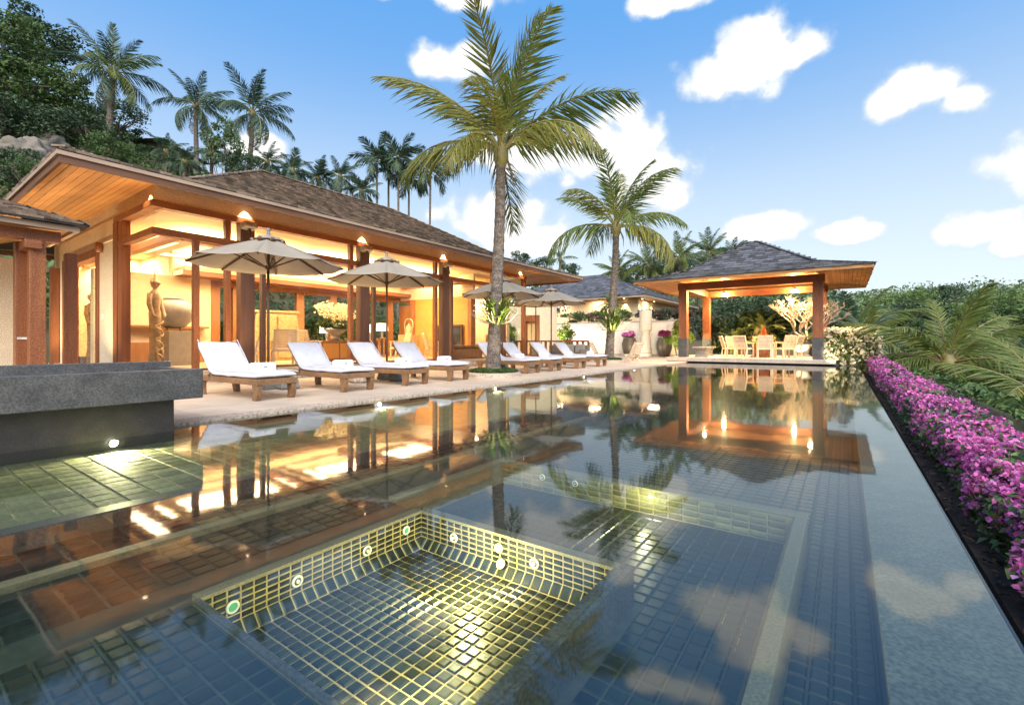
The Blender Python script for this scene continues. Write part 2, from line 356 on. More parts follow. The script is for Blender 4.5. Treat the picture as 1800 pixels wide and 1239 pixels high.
# ---- palm fronds
def frond_mesh(name, nleaf, droop, hang, width, m, seed, thick=.012, lw=.016, gap=0.0):
    g = random.Random(seed); mb = MB(); pts = [Vector((0, 0, 0))]; tang = []; N = 26; bend = g.uniform(-.12, .12)
    for i in range(N):
        t = i / (N - 1); a = -droop * t ** 1.25; d = Vector((math.cos(a), bend * t, math.sin(a))).normalized(); tang.append(d); pts.append(pts[-1] + d / N)
    mb.tube([pts[i] for i in range(0, N, 3)] + [pts[-1]], [thick * (1.15 - .95 * i / N) for i in range(0, N, 3)] + [.001], 4, False)
    nr = len(mb.f)
    for k in range(nleaf):
        t = .16 + .84 * k / (nleaf - 1); fi = t * (N - 1); i = min(int(fi), N - 2); p = pts[i].lerp(pts[i + 1], fi - i); d = tang[i]
        nrm = Vector((-d.z, 0, d.x))
        L = width * math.sin(math.pi * (.16 + .80 * t)) ** .6
        for s in (-1, 1):
            if g.random() < gap: continue
            l = L * g.uniform(.82, 1.1); h = hang * g.uniform(.6, 1.4)
            dr = (d * (.45 + .5 * t) + Vector((0, s, 0)) * g.uniform(.55, .9) + nrm * (.25 - .6 * h) + Vector((g.uniform(-.2, .2), 0, g.uniform(-.2, .2)))).normalized()
            w = d * (lw * g.uniform(.8, 1.2))
            a = p; b = p + dr * l * .5 + Vector((0, 0, -h * l * .12)); c = p + dr * l + Vector((0, 0, -h * l * .5))
            mb.add([a - w * .5, a + w * .5, b + w, b - w, c], [(0, 1, 2, 3), (3, 2, 4)])
    me = mb.mesh(name); me.materials.append(m); me.materials.append(RACH)
    me.polygons.foreach_set('material_index', [1] * nr + [0] * (len(me.polygons) - nr)); return me
FR = {}
for key, m in (('green', FROND), ('gold', FRONDY), ('blue', FRONDB)):
    FR[key] = [frond_mesh('frond', 66, dr, hg, .215, m, i + 3, lw=.0092, gap=.1) for i, (dr, hg) in enumerate(((.75, .5), (1.0, .8), (1.35, 1.0), (1.7, 1.2)))]
FR['areca'] = [frond_mesh('frond', 34, dr, hg, .34, FRONDB, i + 31, .014, .020) for i, (dr, hg) in enumerate(((.8, .4), (1.3, .6), (1.9, .8)))]
FR['cycad'] = [frond_mesh('frond', 34, dr, .3, .20, FROND, i + 51, .012, .022) for i, dr in enumerate((.8, 1.2))]
FR['dry'] = [frond_mesh('frond', 40, 2.1, 1.6, .16, mat('dry_frond', (.20, .13, .06), .8, (.11, .07, .035), 3, island=.3), 71, lw=.009, gap=.25)]
def add_fronds(root, top, n, length, keys, seed, el0=78, el1=-18, tilt=(0, 0), wind=0.0):
    g = random.Random(seed)
    for i in range(n):
        q = (i + .5) / n; e = R(el0 + (el1 - el0) * q + g.uniform(-7, 7)); a = i * 2.399963 + g.uniform(-.25, .25)
        a += .2 * math.sin(R(35) - a); fam = FR['dry' if (i == n - 1 and n > 12 and 'cycad' not in keys and 'gold' not in keys) else g.choice(keys)]; k = min(len(fam) - 1, int(q * len(fam) + g.uniform(-.3, .5))); k = max(0, k)
        L = length * g.uniform(.85, 1.08) * (.86 + .14 * math.sin(math.pi * q))
        mtx = Matrix.Translation(top) @ Matrix.Rotation(a + wind * q, 4, 'Z') @ Matrix.Rotation(-e, 4, 'Y') @ Matrix.Rotation(g.uniform(-.35, .35), 4, 'X') @ Matrix.Scale(L, 4)
        o = link('frond', fam[k], root); o.matrix_local = mtx
def palm(name, label, base, height, n, length, keys, seed, r0=.2, r1=.13, lean=(0, 0), group=None, el0=78, el1=-18, cat='palm tree', trunkm=None, flare=1.25):
    t = thing(name, label, cat, base, 0, group); g = random.Random(seed); mb = MB(); pts = []; rad = []
    S = 44 if r0 > .12 else 20
    for i in range(S + 1):
        u = i / S; w = .5 - .5 * math.cos(math.pi * u)
        pts.append((lean[0] * w + .03 * math.sin(5 * u), lean[1] * w, height * u)); rad.append((r0 + (r1 - r0) * u) * (1 + (flare - 1) * math.exp(-u * 14)) * (1 + (.05 if i % 2 else -.03)))
    mb.tube(pts, rad, 12 if r0 > .12 else 7); obj('trunk', mb, trunkm or TRUNK, t, smooth=False, recalc=False)
    top = Vector(pts[-1])
    if r0 > .12:
        hb = MB(); hb.lathe([(r1 * .9, -.35), (r1 * 1.7, -.05), (r1 * 1.6, .2), (r1 * .6, .5), (.01, .62)], 10, top); obj('crown_shaft', hb, RACH, t, smooth=True)
        hb = MB()
        for k in range(7):
            a = g.uniform(0, 6.28); hb.tube([top + Vector((r1 * 1.2 * math.cos(a), r1 * 1.2 * math.sin(a), .05)), top + Vector((r1 * 2.6 * math.cos(a), r1 * 2.6 * math.sin(a), -.25 - g.random() * .3)), top + Vector((r1 * 2.8 * math.cos(a + .2), r1 * 2.8 * math.sin(a + .2), -.5 - g.random() * .35))], [.02, .016, .004], 4)
        obj('dry_husk', hb, BARK, t)
    add_fronds(t, top + Vector((0, 0, .1)), n, length, keys, seed, el0, el1)
    return t

# ------------------------------------------------------------------ terrain
def smooth(a, b, x):
    t = min(max((x - a) / (b - a), 0), 1); return t * t * (3 - 2 * t)
def ground_z(x, y):
    n = mnoise.noise(Vector((x * .05, y * .05, 0))) + .5 * mnoise.noise(Vector((x * .13, y * .13, 3)))
    left = max(0, -24 - x); fy = 1.0 if y < 15 else 1 / (1 + ((y - 15) / 26) ** 2)
    zl = (.78 * min(left, 13) + .5 * max(0, min(left - 13, 50))) * fy
    zb = 7 * smooth(36, 90, y) * smooth(0, -12, x)
    right = max(0, x - 1.9)
    zr = -.45 * min(right, 30) * smooth(150, 60, y)
    far = 13.5 * smooth(75, 240, y) + 16 * smooth(160, 320, math.hypot(x, y)) * (1 - smooth(75, 240, y))
    z = zl + zb + zr + far * smooth(-60, 0, x) + 10 * smooth(120, 260, math.hypot(x, y)) * smooth(0, -60, x)
    z += n * min(2.0, .05 * (left + right + max(0, y - 36)))
    if -25 < x < 1.95 and -8 < y < 35: return -1.7
    return z - .12
def axis(a, b, core, step, grow=1.16):
    out = [core[0]]
    while out[-1] < core[1]: out.append(out[-1] + step)
    s = step
    while out[-1] < b: s *= grow; out.append(out[-1] + s)
    s = step
    while out[0] > a: s *= grow; out.insert(0, out[0] - s)
    return out
gx = sorted(set(axis(-700, 700, (-60, 30), 1.5) + [1.94, 1.96, -24.99, -25.02])); gy = sorted(set(axis(-500, 800, (-10, 70), 1.5) + [34.98, 35.02]))
gv = [(x, y, ground_z(x, y)) for y in gy for x in gx]; nx = len(gx)
gf = [(j * nx + i, j * nx + i + 1, (j + 1) * nx + i + 1, (j + 1) * nx + i) for j in range(len(gy) - 1) for i in range(nx - 1)]
g_me = bpy.data.meshes.new('ground'); g_me.from_pydata(gv, [], gf); g_me.update()
structure('ground', g_me, TERRA, smooth=True)

# ------------------------------------------------------------------ pool
water = MB(); water.add([(-6.22, -6, 0), (.455, -6, 0), (.455, 23.15, 0), (-6.22, 23.15, 0)], [(0, 1, 2, 3)])
structure('pool_water', water, WATER, recalc=False)
basin = MB()
basin.box(-6.5, -6.22, -6, 23.4, -1.5, -.004); basin.box(-6.22, .1, 23.15, 23.5, -1.5, -.004); basin.box(-6.22, .1, -6.3, -6, -1.5, -.004)
basin.box(-6.5, .1, -6.3, 23.5, -1.6, -1.5)
pool_shell = structure('pool_basin', basin, POOLT)
deep = MB(); deep.box(-6.2, .1, 5.9, 23.15, -1.0, -.62); structure('pool_floor', deep, POOLT)
def tile_mesh(name, w, h, t, m, ch=.006):
    mb = MB(); a, b = w / 2, h / 2
    v = [(-a, -b, 0), (a, -b, 0), (a, b, 0), (-a, b, 0), (-a + ch, -b + ch, t), (a - ch, -b + ch, t), (a - ch, b - ch, t), (-a + ch, b - ch, t)]
    mb.add(v, [(4, 5, 6, 7), (0, 1, 5, 4), (1, 2, 6, 5), (2, 3, 7, 6), (3, 0, 4, 7)])
    me = mb.mesh(name); me.materials.append(m); return me
def tiles(parent, o, u, v, nu, nv, pu, pv, m, gap=.009, skip=None, stagger=False, cap=300, t=.006, jit=.0012):
    u, v = Vector(u), Vector(v); n = u.cross(v); o = Vector(o); me = tile_mesh('tile', pu - gap, pv - gap, t, m, min(.006, gap)); c = 0; rest = MB()
    for j in range(nv):
        for i in range(nu):
            p = o + u * ((i + .5 + (.5 if stagger and j % 2 else 0)) * pu) + v * ((j + .5) * pv)
            if skip and skip(p): continue
            p = p + n * random.uniform(-jit, jit)
            mtx = Matrix((( u.x, v.x, n.x, p.x), (u.y, v.y, n.y, p.y), (u.z, v.z, n.z, p.z), (0, 0, 0, 1)))
            if c < cap:
                k = link('tile', me, parent); k.matrix_local = mtx @ Euler((random.uniform(-.01, .01), random.uniform(-.01, .01), 0)).to_matrix().to_4x4()
            else: rest.add([mtx @ q.co for q in me.vertices], [tuple(f.vertices) for f in me.polygons])
            c += 1
    if rest.v: tag(obj('tile_field', rest, m, parent, recalc=False), kind='stuff')
# submerged ledges along the house side
lb = MB(); lb.box(-6.22, -3.87, -5, 12, -.6, -.108); LED = structure('pool_ledge', lb, GROUT)
tiles(LED, (-6.2, -.6, -.108), (1, 0, 0), (0, 1, 0), 15, 26, .155, .165, SLTILE, gap=.010, stagger=False)
eb = MB(); eb.box(-3.87, -3.74, -5, 12, -.6, -.10); structure('ledge_edge', eb, GRAN)
lb = MB(); lb.box(-3.74, -3.02, -5, 6, -.7, -.212); LED2 = structure('pool_step', lb, GROUTD)
tiles(LED2, (-3.72, -.4, -.212), (1, 0, 0), (0, 1, 0), 7, 42, .1, .15, POOLT)
eb = MB(); eb.box(-3.02, -2.94, -1, 6, -.7, -.10); structure('step_edge', eb, RIM)
lb = MB(); lb.box(-2.94, -2.46, 2.09, 6, -.7, -.132); lb.box(-2.94, -2.20, -1, 2.09, -.7, -.132); lb.box(-2.2, -.78, -1.6, .783, -.7, -.106); LED3 = structure('pool_bench', lb, GROUTD)
tiles(LED3, (-2.93, -.4, -.132), (1, 0, 0), (0, 1, 0), 6, 25, .082, .1, POOLT)
tiles(LED3, (-2.19, -.27, -.106), (1, 0, 0), (0, 1, 0), 19, 14, .0735, .075, POOLT)
# sunken seating basin round the spa
RZ = -.10
fb = MB(); fb.box(-2.45, -2.2, 2.09, 3.27, -.7, -.272); fb.box(-.80, -.24, -1.6, 3.27, -.7, -.272); fb.box(-2.2, -.80, 2.09, 3.27, -.7, -.272); BF = structure('seating_basin_floor', fb, GROUTD)
inspa = lambda p: p.x < -.76 and p.y < 2.1
tiles(BF, (-2.43, 3.24, -.272), (1, 0, 0), (0, 1, 0), 20, 1, .107, .107, POOLT, skip=inspa) if False else None
tiles(BF, (-2.43, .03, -.272), (1, 0, 0), (0, 1, 0), 27, 40, .0795, .0805, POOLT, skip=inspa)
wb = MB(); wb.box(-2.52, -.24, 3.27, 3.33, -.6, RZ - .004); BW = structure('seating_basin_wall', wb, GROUT)
tiles(BW, (-2.43, 3.27, -.268), (1, 0, 0), (0, 0, 1), 21, 4, .102, .041, SLTILE, gap=.007)
rb = MB(); rb.box(-2.52, -.18, 3.265, 3.36, RZ - .004, RZ + .012); rb.box(-.245, -.18, -1.6, 3.265, -.6, RZ + .012); rb.box(-2.52, -2.43, 2.09, 3.265, -.6, RZ + .012)
rb.add([(-.245, -1.6, RZ + .01), (-.245, 3.265, RZ + .01), (-.30, 3.265, -.27), (-.30, -1.6, -.27)], [(0, 1, 2, 3)])
structure('seating_basin_rim', rb, RIM, bevel=.006)
fb = MB(); fb.box(-.18, .1, -1.6, 5.9, -.7, -.255); RF = structure('lap_lane_floor', fb, GROUTD)
tiles(RF, (-.175, .1, -.255), (1, 0, 0), (0, 1, 0), 4, 72, .068, .078, POOLT)
fb = MB(); fb.box(-2.94, -.18, 3.36, 5.9, -.7, -.262); MF = structure('pool_middle_floor', fb, GROUTD)
tiles(MF, (-2.9, 3.36, -.262), (1, 0, 0), (0, 1, 0), 28, 26, .097, .097, POOLT)
# spa
SX0, SX1, SY0, SY1, SZ = -2.14, -.86, .80, 2.03, -.30
sb = MB(); sb.box(SX0 - .06, SX1 + .06, SY0 - .06, SY1 + .06, -.7, SZ); SF = structure('spa_floor', sb, GROUT)
pt = .0555
tiles(SF, (SX0 + .05, SY0 + .05, SZ), (1, 0, 0), (0, 1, 0), 21, 20, pt * 1.012, pt * 1.017, POOLT, gap=.0065)
for nm, a, uu, L, nrm in (('back', (SX0, SY1), (1, 0, 0), SX1 - SX0, (0, -1, 0)), ('left', (SX0, SY0), (0, 1, 0), SY1 - SY0, (1, 0, 0)), ('right', (SX1, SY1), (0, -1, 0), SY1 - SY0, (-1, 0, 0)), ('front', (SX1, SY0), (-1, 0, 0), SX1 - SX0, (0, 1, 0))):
    u = Vector(uu); nv = Vector(nrm); o = Vector((a[0], a[1], 0)); w = MB()
    e = o + u * L
    b2 = -nv * (.016 if nm == 'front' else .034 if nm == 'right' else .05)
    poly = [o + Vector((0, 0, SZ - .02)) + b2, o + Vector((0, 0, RZ - .002)) + b2, o + Vector((0, 0, RZ - .002)), o + Vector((0, 0, SZ + .05)), o + nv * .05 + Vector((0, 0, SZ + .001))]
    w.prism(poly, u * L); WS = structure('spa_wall', w, GROUT)
    k = round(L / pt)
    # u x v must give the inward normal
    if nm in ('back', 'left', 'right', 'front'):
        vv = Vector((0, 0, 1)); oo = o
        uu2 = u if u.cross(vv).dot(nv) > 0 else -u
        st = o if uu2 == u else e
        tiles(WS, st + Vector((0, 0, SZ + .05)), uu2, vv, k, 5, L / k, .0292, POOLT, gap=.0062)
        cv = (Vector((0, 0, 1)) - nv).normalized(); st2 = st + nv * .05 + Vector((0, 0, SZ + .0015))
        tiles(WS, st2, uu2, cv, k, 1, L / k, .0707, POOLT, gap=.0065, t=.004)
    rm = MB(); rm.prism([o + b2 * 1.1 + Vector((0, 0, RZ - .002)), o + b2 * 1.1 + Vector((0, 0, RZ + .012)), o + nv * .008 + Vector((0, 0, RZ + .012)), o + nv * .008 + Vector((0, 0, RZ - .002))], u * L)
    structure('spa_rim', rm, GRAN if nm in ('right', 'front') else RIM)
ob = MB(); ob.box(SX0 - .06, SX1 + .06, SY1 + .055, SY1 + .065, -.7, RZ); ob.box(SX1 + .034, SX1 + .06, SY0 - .06, SY1 + .06, -.7, RZ + .008); structure('spa_outer_wall', ob, GRAN)
def jet(loc, face, r=.028, lab='white ring water jet set in the tiled spa wall', lens=None, nm='spa_jet', cat='jet'):
    t = thing(nm, lab, cat, loc, 0, 'fittings in the spa and basin walls'); t.rotation_euler = Vector(face).to_track_quat('Z', 'Y').to_euler()
    mb = MB(); mb.lathe([(r, 0), (r, .006), (r * .8, .010), (r * .66, .007), (r * .66, .002)], 20, cap=False); obj('ring', mb, WHITEP, t, smooth=True)
    mb = MB(); mb.lathe([(r * .66, .003), (r * .4, .004), (.0005, .004)], 20, cap=False); obj('lens' if lens else 'nozzle', mb, lens or GRAN, t)
    if not lens:
        mb = MB(); mb.lathe([(r * .3, .004), (r * .3, .012), (r * .12, .012), (r * .1, .004)], 14, cap=False); obj('nozzle_tip', mb, WHITEP, t)
    return t
jet((-1.86, SY1 - .007, -.19), (0, -1, 0), lab='white ring water jet on the spa back wall, between the corner and the lit lamp')
jet((-1.30, SY1 - .007, -.185), (0, -1, 0), lab='white ring water jet on the spa back wall, just right of the lit lamp')
jet((SX0 + .007, 1.62, -.19), (1, 0, 0), lab='white ring water jet on the spa side wall nearer the back corner')
jet((SX0 + .007, 1.22, -.19), (1, 0, 0), lab='white ring water jet on the spa side wall nearer the front')
jet((-2.02, 3.262, -.155), (0, -1, 0), .026, 'white ring water jet at the dark end of the seating basin back wall')
jet((-1.72, 3.262, -.155), (0, -1, 0), .026, 'white ring water jet on the seating basin wall beside the lit tiles')
jet((SX0 + .007, 1.90, -.17), (1, 0, 0), .026, 'green lens lamp on the spa side wall by the back corner', AQUAE, 'spa_lamp', 'pool lamp')
jet((SX0 + .007, .93, -.18), (1, 0, 0), .028, 'green lens lamp on the spa side wall by the front corner', AQUAE, 'spa_lamp', 'pool lamp')
jet((-1.53, SY1 - .007, -.165), (0, -1, 0), .026, 'bright lit lamp in the middle of the spa back wall', POOLE, 'spa_lamp', 'pool lamp')
jet((-1.50, SY1 - .03, -.235), (0, -.8, .6), .026, 'unlit green lens ring just below the lit spa lamp', AQUAE, 'spa_lamp', 'pool lamp')
jet((-1.12, 3.262, -.14), (0, -1, 0), .014, 'small lit lamp among bright tiles of the seating basin wall', POOLE, 'basin_lamp', 'pool lamp')
lamp('POINT', (-1.50, 1.74, -.12), 30, (1, .83, .36), .03, name='spa_light')
lamp('POINT', (-1.05, 1.0, -.12), 34, (1, .84, .38), .03, name='spa_light')
jet((SX1 - .007, 1.0, -.17), (-1, 0, 0), .026, 'lit lamp on the near side wall of the spa, hidden behind its rim', POOLE, 'spa_lamp', 'pool lamp')
lamp('POINT', (-1.12, 3.12, -.12), 5, (1, .9, .55), .02, name='basin_light')
# infinity edge
oe = structure('overflow_edge', MB().box(.105, .443, -6, 23.15, -1.2, -.04), GRANW)
for k in range(12): obj('slab', MB().box(.098, .45, -6 + k * 2.43, -6 + k * 2.43 + 2.424, -.045, -.008 + random.uniform(-.0015, .0015)), GRANW, oe, bevel=.004)
cb = MB(); cb.box(.45, .62, -6, 23.6, -1.2, -.62); structure('overflow_gutter', cb, GRAN)
bed = MB(); bed.box(.62, 1.95, -6, 25.5, -1.7, -.30); structure('flower_bed', bed, SOIL)
n = 2600; P = np.stack([rng.uniform(.46, .95, n), rng.uniform(.2, 20, n) ** 1.0, rng.uniform(-.6, -.28, n)], 1); P[:, 2] = np.where(P[:, 0] > .62, -.29, -.61) + rng.uniform(0, .02, n)
tag(obj('leaf_litter', leaf_mesh('leaf_litter', P, .045, mat('fallen_leaf', (.10, .06, .03), .8, (.05, .025, .015), 3, island=.6), up=2.2), MATS['fallen_leaf']), kind='stuff')

# underwater lights along the deck side
for i, (x, y, z) in enumerate(((-5.83, 1.45, -.035), (-6.205, 4.95, -.06), (-6.205, 8.05, -.06), (-6.205, 12.3, -.06), (-6.205, 16.3, -.06))):
    lab = ('bright lit pool lamp at the waterline under the granite trough', 'lit pool lamp in the deck wall below the second lounger', 'lit pool lamp in the deck wall by the ringed palm',
           'lit pool lamp in the deck wall opposite the far loungers', 'farthest lit pool lamp in the deck wall, near the far palm')[i]
    t = thing('pool_lamp', lab, 'pool lamp', (x, y, z), 0, 'pool lamps along the deck wall'); t.rotation_euler = (0, R(90), 0)
    mb = MB(); mb.lathe([(.045, 0), (.045, .012), (.034, .014)], 16, cap=False); obj('ring', mb, METAL, t)
    mb = MB(); mb.lathe([(.034, .012), (.02, .018), (.0005, .02)], 16, cap=False); obj('lens', mb, POOLE, t)
    aim(lamp('SPOT', (x + (.12 if i == 0 else .05), y, -.012 if i == 0 else z - .005), 170 if i == 0 else 22, (1, .84, .46), .02, spot=165, blend=.5, name='pool_light'), (x + 1.5, y - (.25 if i == 0 else 0), z - .14))

# ------------------------------------------------------------------ deck
base = MB(); base.box(-25, -6.5, -7, 34.9, -1.6, -.03); base.box(-6.5, -6.22, -6, 23.4, -.03, -.004); base.box(-6.5, .45, 23.5, 34.9, -1.6, -.03); structure('deck_base', base, GROUTD)
deck = structure('pool_deck', MB().box(-6.52, -6.50, -7, 23.4, -.03, .018), COPE)
pm = MB(); pm.box(-.447, .447, -.447, .447, 0, .058); pme = pm.mesh('paver'); pme.materials.append(PAVER)
for i in range(7):
    for j in range(42):
        link('paver', pme, deck, (-6.97 - i * .9, -6 + j * .9, -.03 + random.uniform(-.002, .002)))
pm2 = MB(); pm2.box(-.157, .157, -.596, .596, 0, .055); cme = pm2.mesh('coping_slab'); cme.materials.append(COPE)
for j in range(25): link('coping_slab', cme, deck, (-6.345, -6 + j * 1.2, -.025))
tm = MB()
terrace = structure('far_terrace', MB().box(-6.52, .45, 30.6, 34.9, -.03, .02), PAVER)
far = MB(); far.box(-25, -12.8, 18.6, 34.9, -.03, .026); structure('side_terrace', far, PAVER)

# ------------------------------------------------------------------ shingles
def lerp(a, b, t): return Vector(a) * (1 - t) + Vector(b) * t
def shingles(parent, A, B, C, D, rows, w, m_ind, m_join, cap=0, thick=.03, join=None, g=random.Random(5), name='shingle'):
    A, B, C, D = map(Vector, (A, B, C, D)); u = (B - A).normalized(); nrm = u.cross((D - A)).normalized(); v = nrm.cross(u)
    H = (D - A).dot(v); ex = H / rows; cnt = 0; mb = join if join is not None else MB()
    unit = MB(); a = w * .485; unit.add([(-a, 0, 0), (a, 0, 0), (a, ex * 1.18, 0), (-a, ex * 1.18, 0), (-a, 0, thick), (a, 0, thick), (a, ex * 1.18, .004), (-a, ex * 1.18, .004)],
        [(4, 5, 6, 7), (0, 1, 5, 4), (1, 2, 6, 5), (3, 0, 4, 7)])
    me = None
    if cap: me = unit.mesh(name); me.materials.append(m_ind)
    for j in range(rows):
        t = j / rows; l = lerp(A, D, t); r = lerp(B, C, t); ln = (r - l).dot(u); k = max(1, int(ln / w + .6)); off = (w * .5 if j % 2 else 0) + g.uniform(-.05, .05)
        for i in range(k):
            s = min(i * w + off + w / 2, ln - w * .3)
            p = l + u * s + nrm * g.uniform(0, thick * .35) - v * g.uniform(0, ex * .13)
            x = Matrix(((u.x, v.x, nrm.x, p.x), (u.y, v.y, nrm.y, p.y), (u.z, v.z, nrm.z, p.z), (0, 0, 0, 1))) @ Matrix.Rotation(g.uniform(-.012, .03), 4, 'X')
            if cnt < cap: o = link(name, me, parent); o.matrix_local = x
            else: mb.add([x @ Vector(q) for q in unit.v], unit.f)
            cnt += 1
    if join is None and mb.v: tag(obj('shingle_field', mb, m_join, parent, recalc=False), kind='stuff')

# ------------------------------------------------------------------ main house
E_, S_, N_, W_, ZE = -10.2, 1.85, 20.1, -22.6, 4.03
RXx, RY0, RY1, ZR = -16.4, 8.0, 13.9, 6.82
house = thing('villa', 'long open villa with shingled hip roof, teak posts and tall glass walls beside the loungers', 'villa', (0, 0, 0))
rf = MB()
c = [(E_, S_, ZE), (E_, N_, ZE), (W_, N_, ZE), (W_, S_, ZE)]; r0, r1 = (RXx, RY0, ZR), (RXx, RY1, ZR)
BI = 2.3; ZB = ZE + .25 * BI
k_ = [(E_ - BI, S_ + BI, ZB), (E_ - BI, N_ - BI, ZB), (W_ + BI, N_ - BI, ZB), (W_ + BI, S_ + BI, ZB)]
rf.add(c + k_ + [r0, r1], [(0, 1, 5, 4), (1, 2, 6, 5), (2, 3, 7, 6), (3, 0, 4, 7), (4, 5, 9, 8), (5, 6, 9), (6, 7, 8, 9), (7, 4, 8)])
roof = obj('roof', rf, ROOFB, house, recalc=False)
jn = MB()
for a, b in ((0, 1), (3, 0), (1, 2)): shingles(roof, c[a], c[b], k_[b], k_[a], 15, .19, None, None, join=jn, thick=.045)
shingles(roof, k_[0], k_[1], r1, r0, 29, .19, None, None, join=jn, thick=.05)
shingles(roof, k_[3], k_[0], r0, (RXx - .01, RY0, ZR), 29, .19, None, None, join=jn, thick=.05)
shingles(roof, k_[1], k_[2], (RXx - .01, RY1, ZR), r1, 29, .30, None, None, join=jn, thick=.05)
tag(obj('shingle_field', jn, SHING, roof, recalc=False), kind='stuff')
hb = MB()
for a, b in ((c[0], k_[0]), (k_[0], r0), (c[1], k_[1]), (k_[1], r1), (r0, r1), (k_[3], r0)):
    for k in range(16):
        p, q = lerp(a, b, k / 16), lerp(a, b, (k + 1.1) / 16); hb.bar(p + Vector((0, 0, .06)), q + Vector((0, 0, .035)), .2, .03)
obj('ridge_cap', hb, SHING, roof)
# fascia: pale trim over a recessed brown board, on all four sides
def ring(x0, x1, y0, y1, z0, z1, w):
    m = MB(); m.box(x1 - w, x1, y0, y1, z0, z1); m.box(x0, x0 + w, y0, y1, z0, z1); m.box(x0 + w, x1 - w, y0, y0 + w, z0, z1); m.box(x0 + w, x1 - w, y1 - w, y1, z0, z1); return m
obj('eave_trim', ring(W_ - .02, E_ + .02, S_ - .02, N_ + .02, 3.955, 4.02, .05), TRIM, house)
obj('fascia_board', ring(W_ + .015, E_ - .015, S_ + .015, N_ - .015, 3.835, 3.953, .045), FASCIA, house)
# soffit boards, running along each eave and mitred at the corners
ZS0, ZS1, OV = 3.87, 4.42, 2.0
def sz(s): return ZS0 + (ZS1 - ZS0) * s / OV
SW = .155; nb = int(OV / SW)
for side in ('south', 'east', 'north'):
    for k in range(nb):
        s0, s1 = k * SW + .06, k * SW + .06 + SW - .008
        if side == 'south': p = [(W_ + s0, S_ + s0, sz(s0)), (E_ - s0, S_ + s0, sz(s0)), (E_ - s1, S_ + s1, sz(s1)), (W_ + s1, S_ + s1, sz(s1))]
        elif side == 'east': p = [(E_ - s0, S_ + s0, sz(s0)), (E_ - s0, N_ - s0, sz(s0)), (E_ - s1, N_ - s1, sz(s1)), (E_ - s1, S_ + s1, sz(s1))]
        else: p = [(E_ - s0, N_ - s0, sz(s0)), (W_ + s0, N_ - s0, sz(s0)), (W_ + s1, N_ - s1, sz(s1)), (E_ - s1, N_ - s1, sz(s1))]
        obj('soffit_board', MB().prism(p, (0, 0, .02)), SOFFIT, house)
bb = MB(); z0 = sz(.0) + .03
bb.add([(E_ - .05, S_ + .05, ZS0 + .025), (E_ - .05, N_ - .05, ZS0 + .025), (E_ - OV, N_ - OV, ZS1 + .03), (E_ - OV, S_ + OV, ZS1 + .03), (W_ + .05, S_ + .05, ZS0 + .025), (W_ + OV, S_ + OV, ZS1 + .03), (W_ + .05, N_ - .05, ZS0 + .025), (W_ + OV, N_ - OV, ZS1 + .03)],
       [(0, 1, 2, 3), (4, 0, 3, 5), (1, 6, 7, 2)])
obj('soffit_backing', bb, FASCIA, house, recalc=False)
# walls
FX, FY, FN, FZ = -12.2, 3.72, 18.2, .30
obj('frieze', MB().box(FX - .16, FX - .02, FY + .02, FN, 4.05, 4.46), PLASTER, house)
obj('frieze', MB().box(-21, FX - .162, FY + .02, FY + .16, 4.052, 4.46), PLASTER, house)
obj('frieze', MB().box(-21, FX - .16, FN - .16, FN, 4.05, 4.46), PLASTER, house)
obj('floor', MB().box(-21, FX + .15, FY - .15, FN, -.02, FZ), INTFLOOR, house, bevel=.01)
obj('step', MB().box(FX + .15, FX + .62, FY + 1.0, FN - .5, -.02, .16), COPE, house, bevel=.01)
# head beams and transom beams
obj('beam', MB().box(FX - .18, FX + .05, FY - .05, FN + .05, 3.90, 4.048), TEAKH, house, bevel=.008)
obj('beam', MB().box(-14.75, FX - .18, FY - .05, FY + .16, 3.90, 4.046), TEAKH, house, bevel=.008)
obj('transom_beam', MB().box(FX - .12, FX + .04, FY - .04, FN, 3.30, 3.455), TEAKH, house, bevel=.008)
obj('transom_beam', MB().box(-14.75, FX - .12, FY - .04, FY + .12, 3.302, 3.453), TEAKH, house, bevel=.008)
obj('sill', MB().box(FX - .10, FX + .02, FY, FN, FZ, FZ + .05), DARKW, house)
PY = [5.62, 9.10, 12.70, 16.10]
for i, y in enumerate(PY):
    obj('column', MB().box(FX - .10, FX + .14, y - .17, y + .17, FZ, 3.9), DARKW, house, bevel=.012)
    obj('post', MB().box(FX - .12, FX + .03, y - .46, y - .34, FZ, 3.9), TEAK, house, bevel=.008)
    obj('post', MB().box(FX - .12, FX + .03, y + .40, y + .50, FZ, 3.30), DARKW, house, bevel=.008)
    b = MB(); b.box(-.11, .13, -.16, .16, -.07, .07); lb_ = obj('eave_spotlight', b, BOXM, house, bevel=.02, loc=(FX + .22, y - .02, 3.82), rot=(0, R(-14), R(8)))
    obj('bracket', MB().box(-.03, .03, -.03, .03, -.35, -.06), DARKW, lb_)
obj('post', MB().box(FX - .12, FX + .03, 4.48, 4.60, FZ, 3.30), TEAK, house, bevel=.008)
obj('post', MB().box(FX - .13, FX + .02, FN - .2, FN, FZ, 3.9), TEAK, house, bevel=.008)
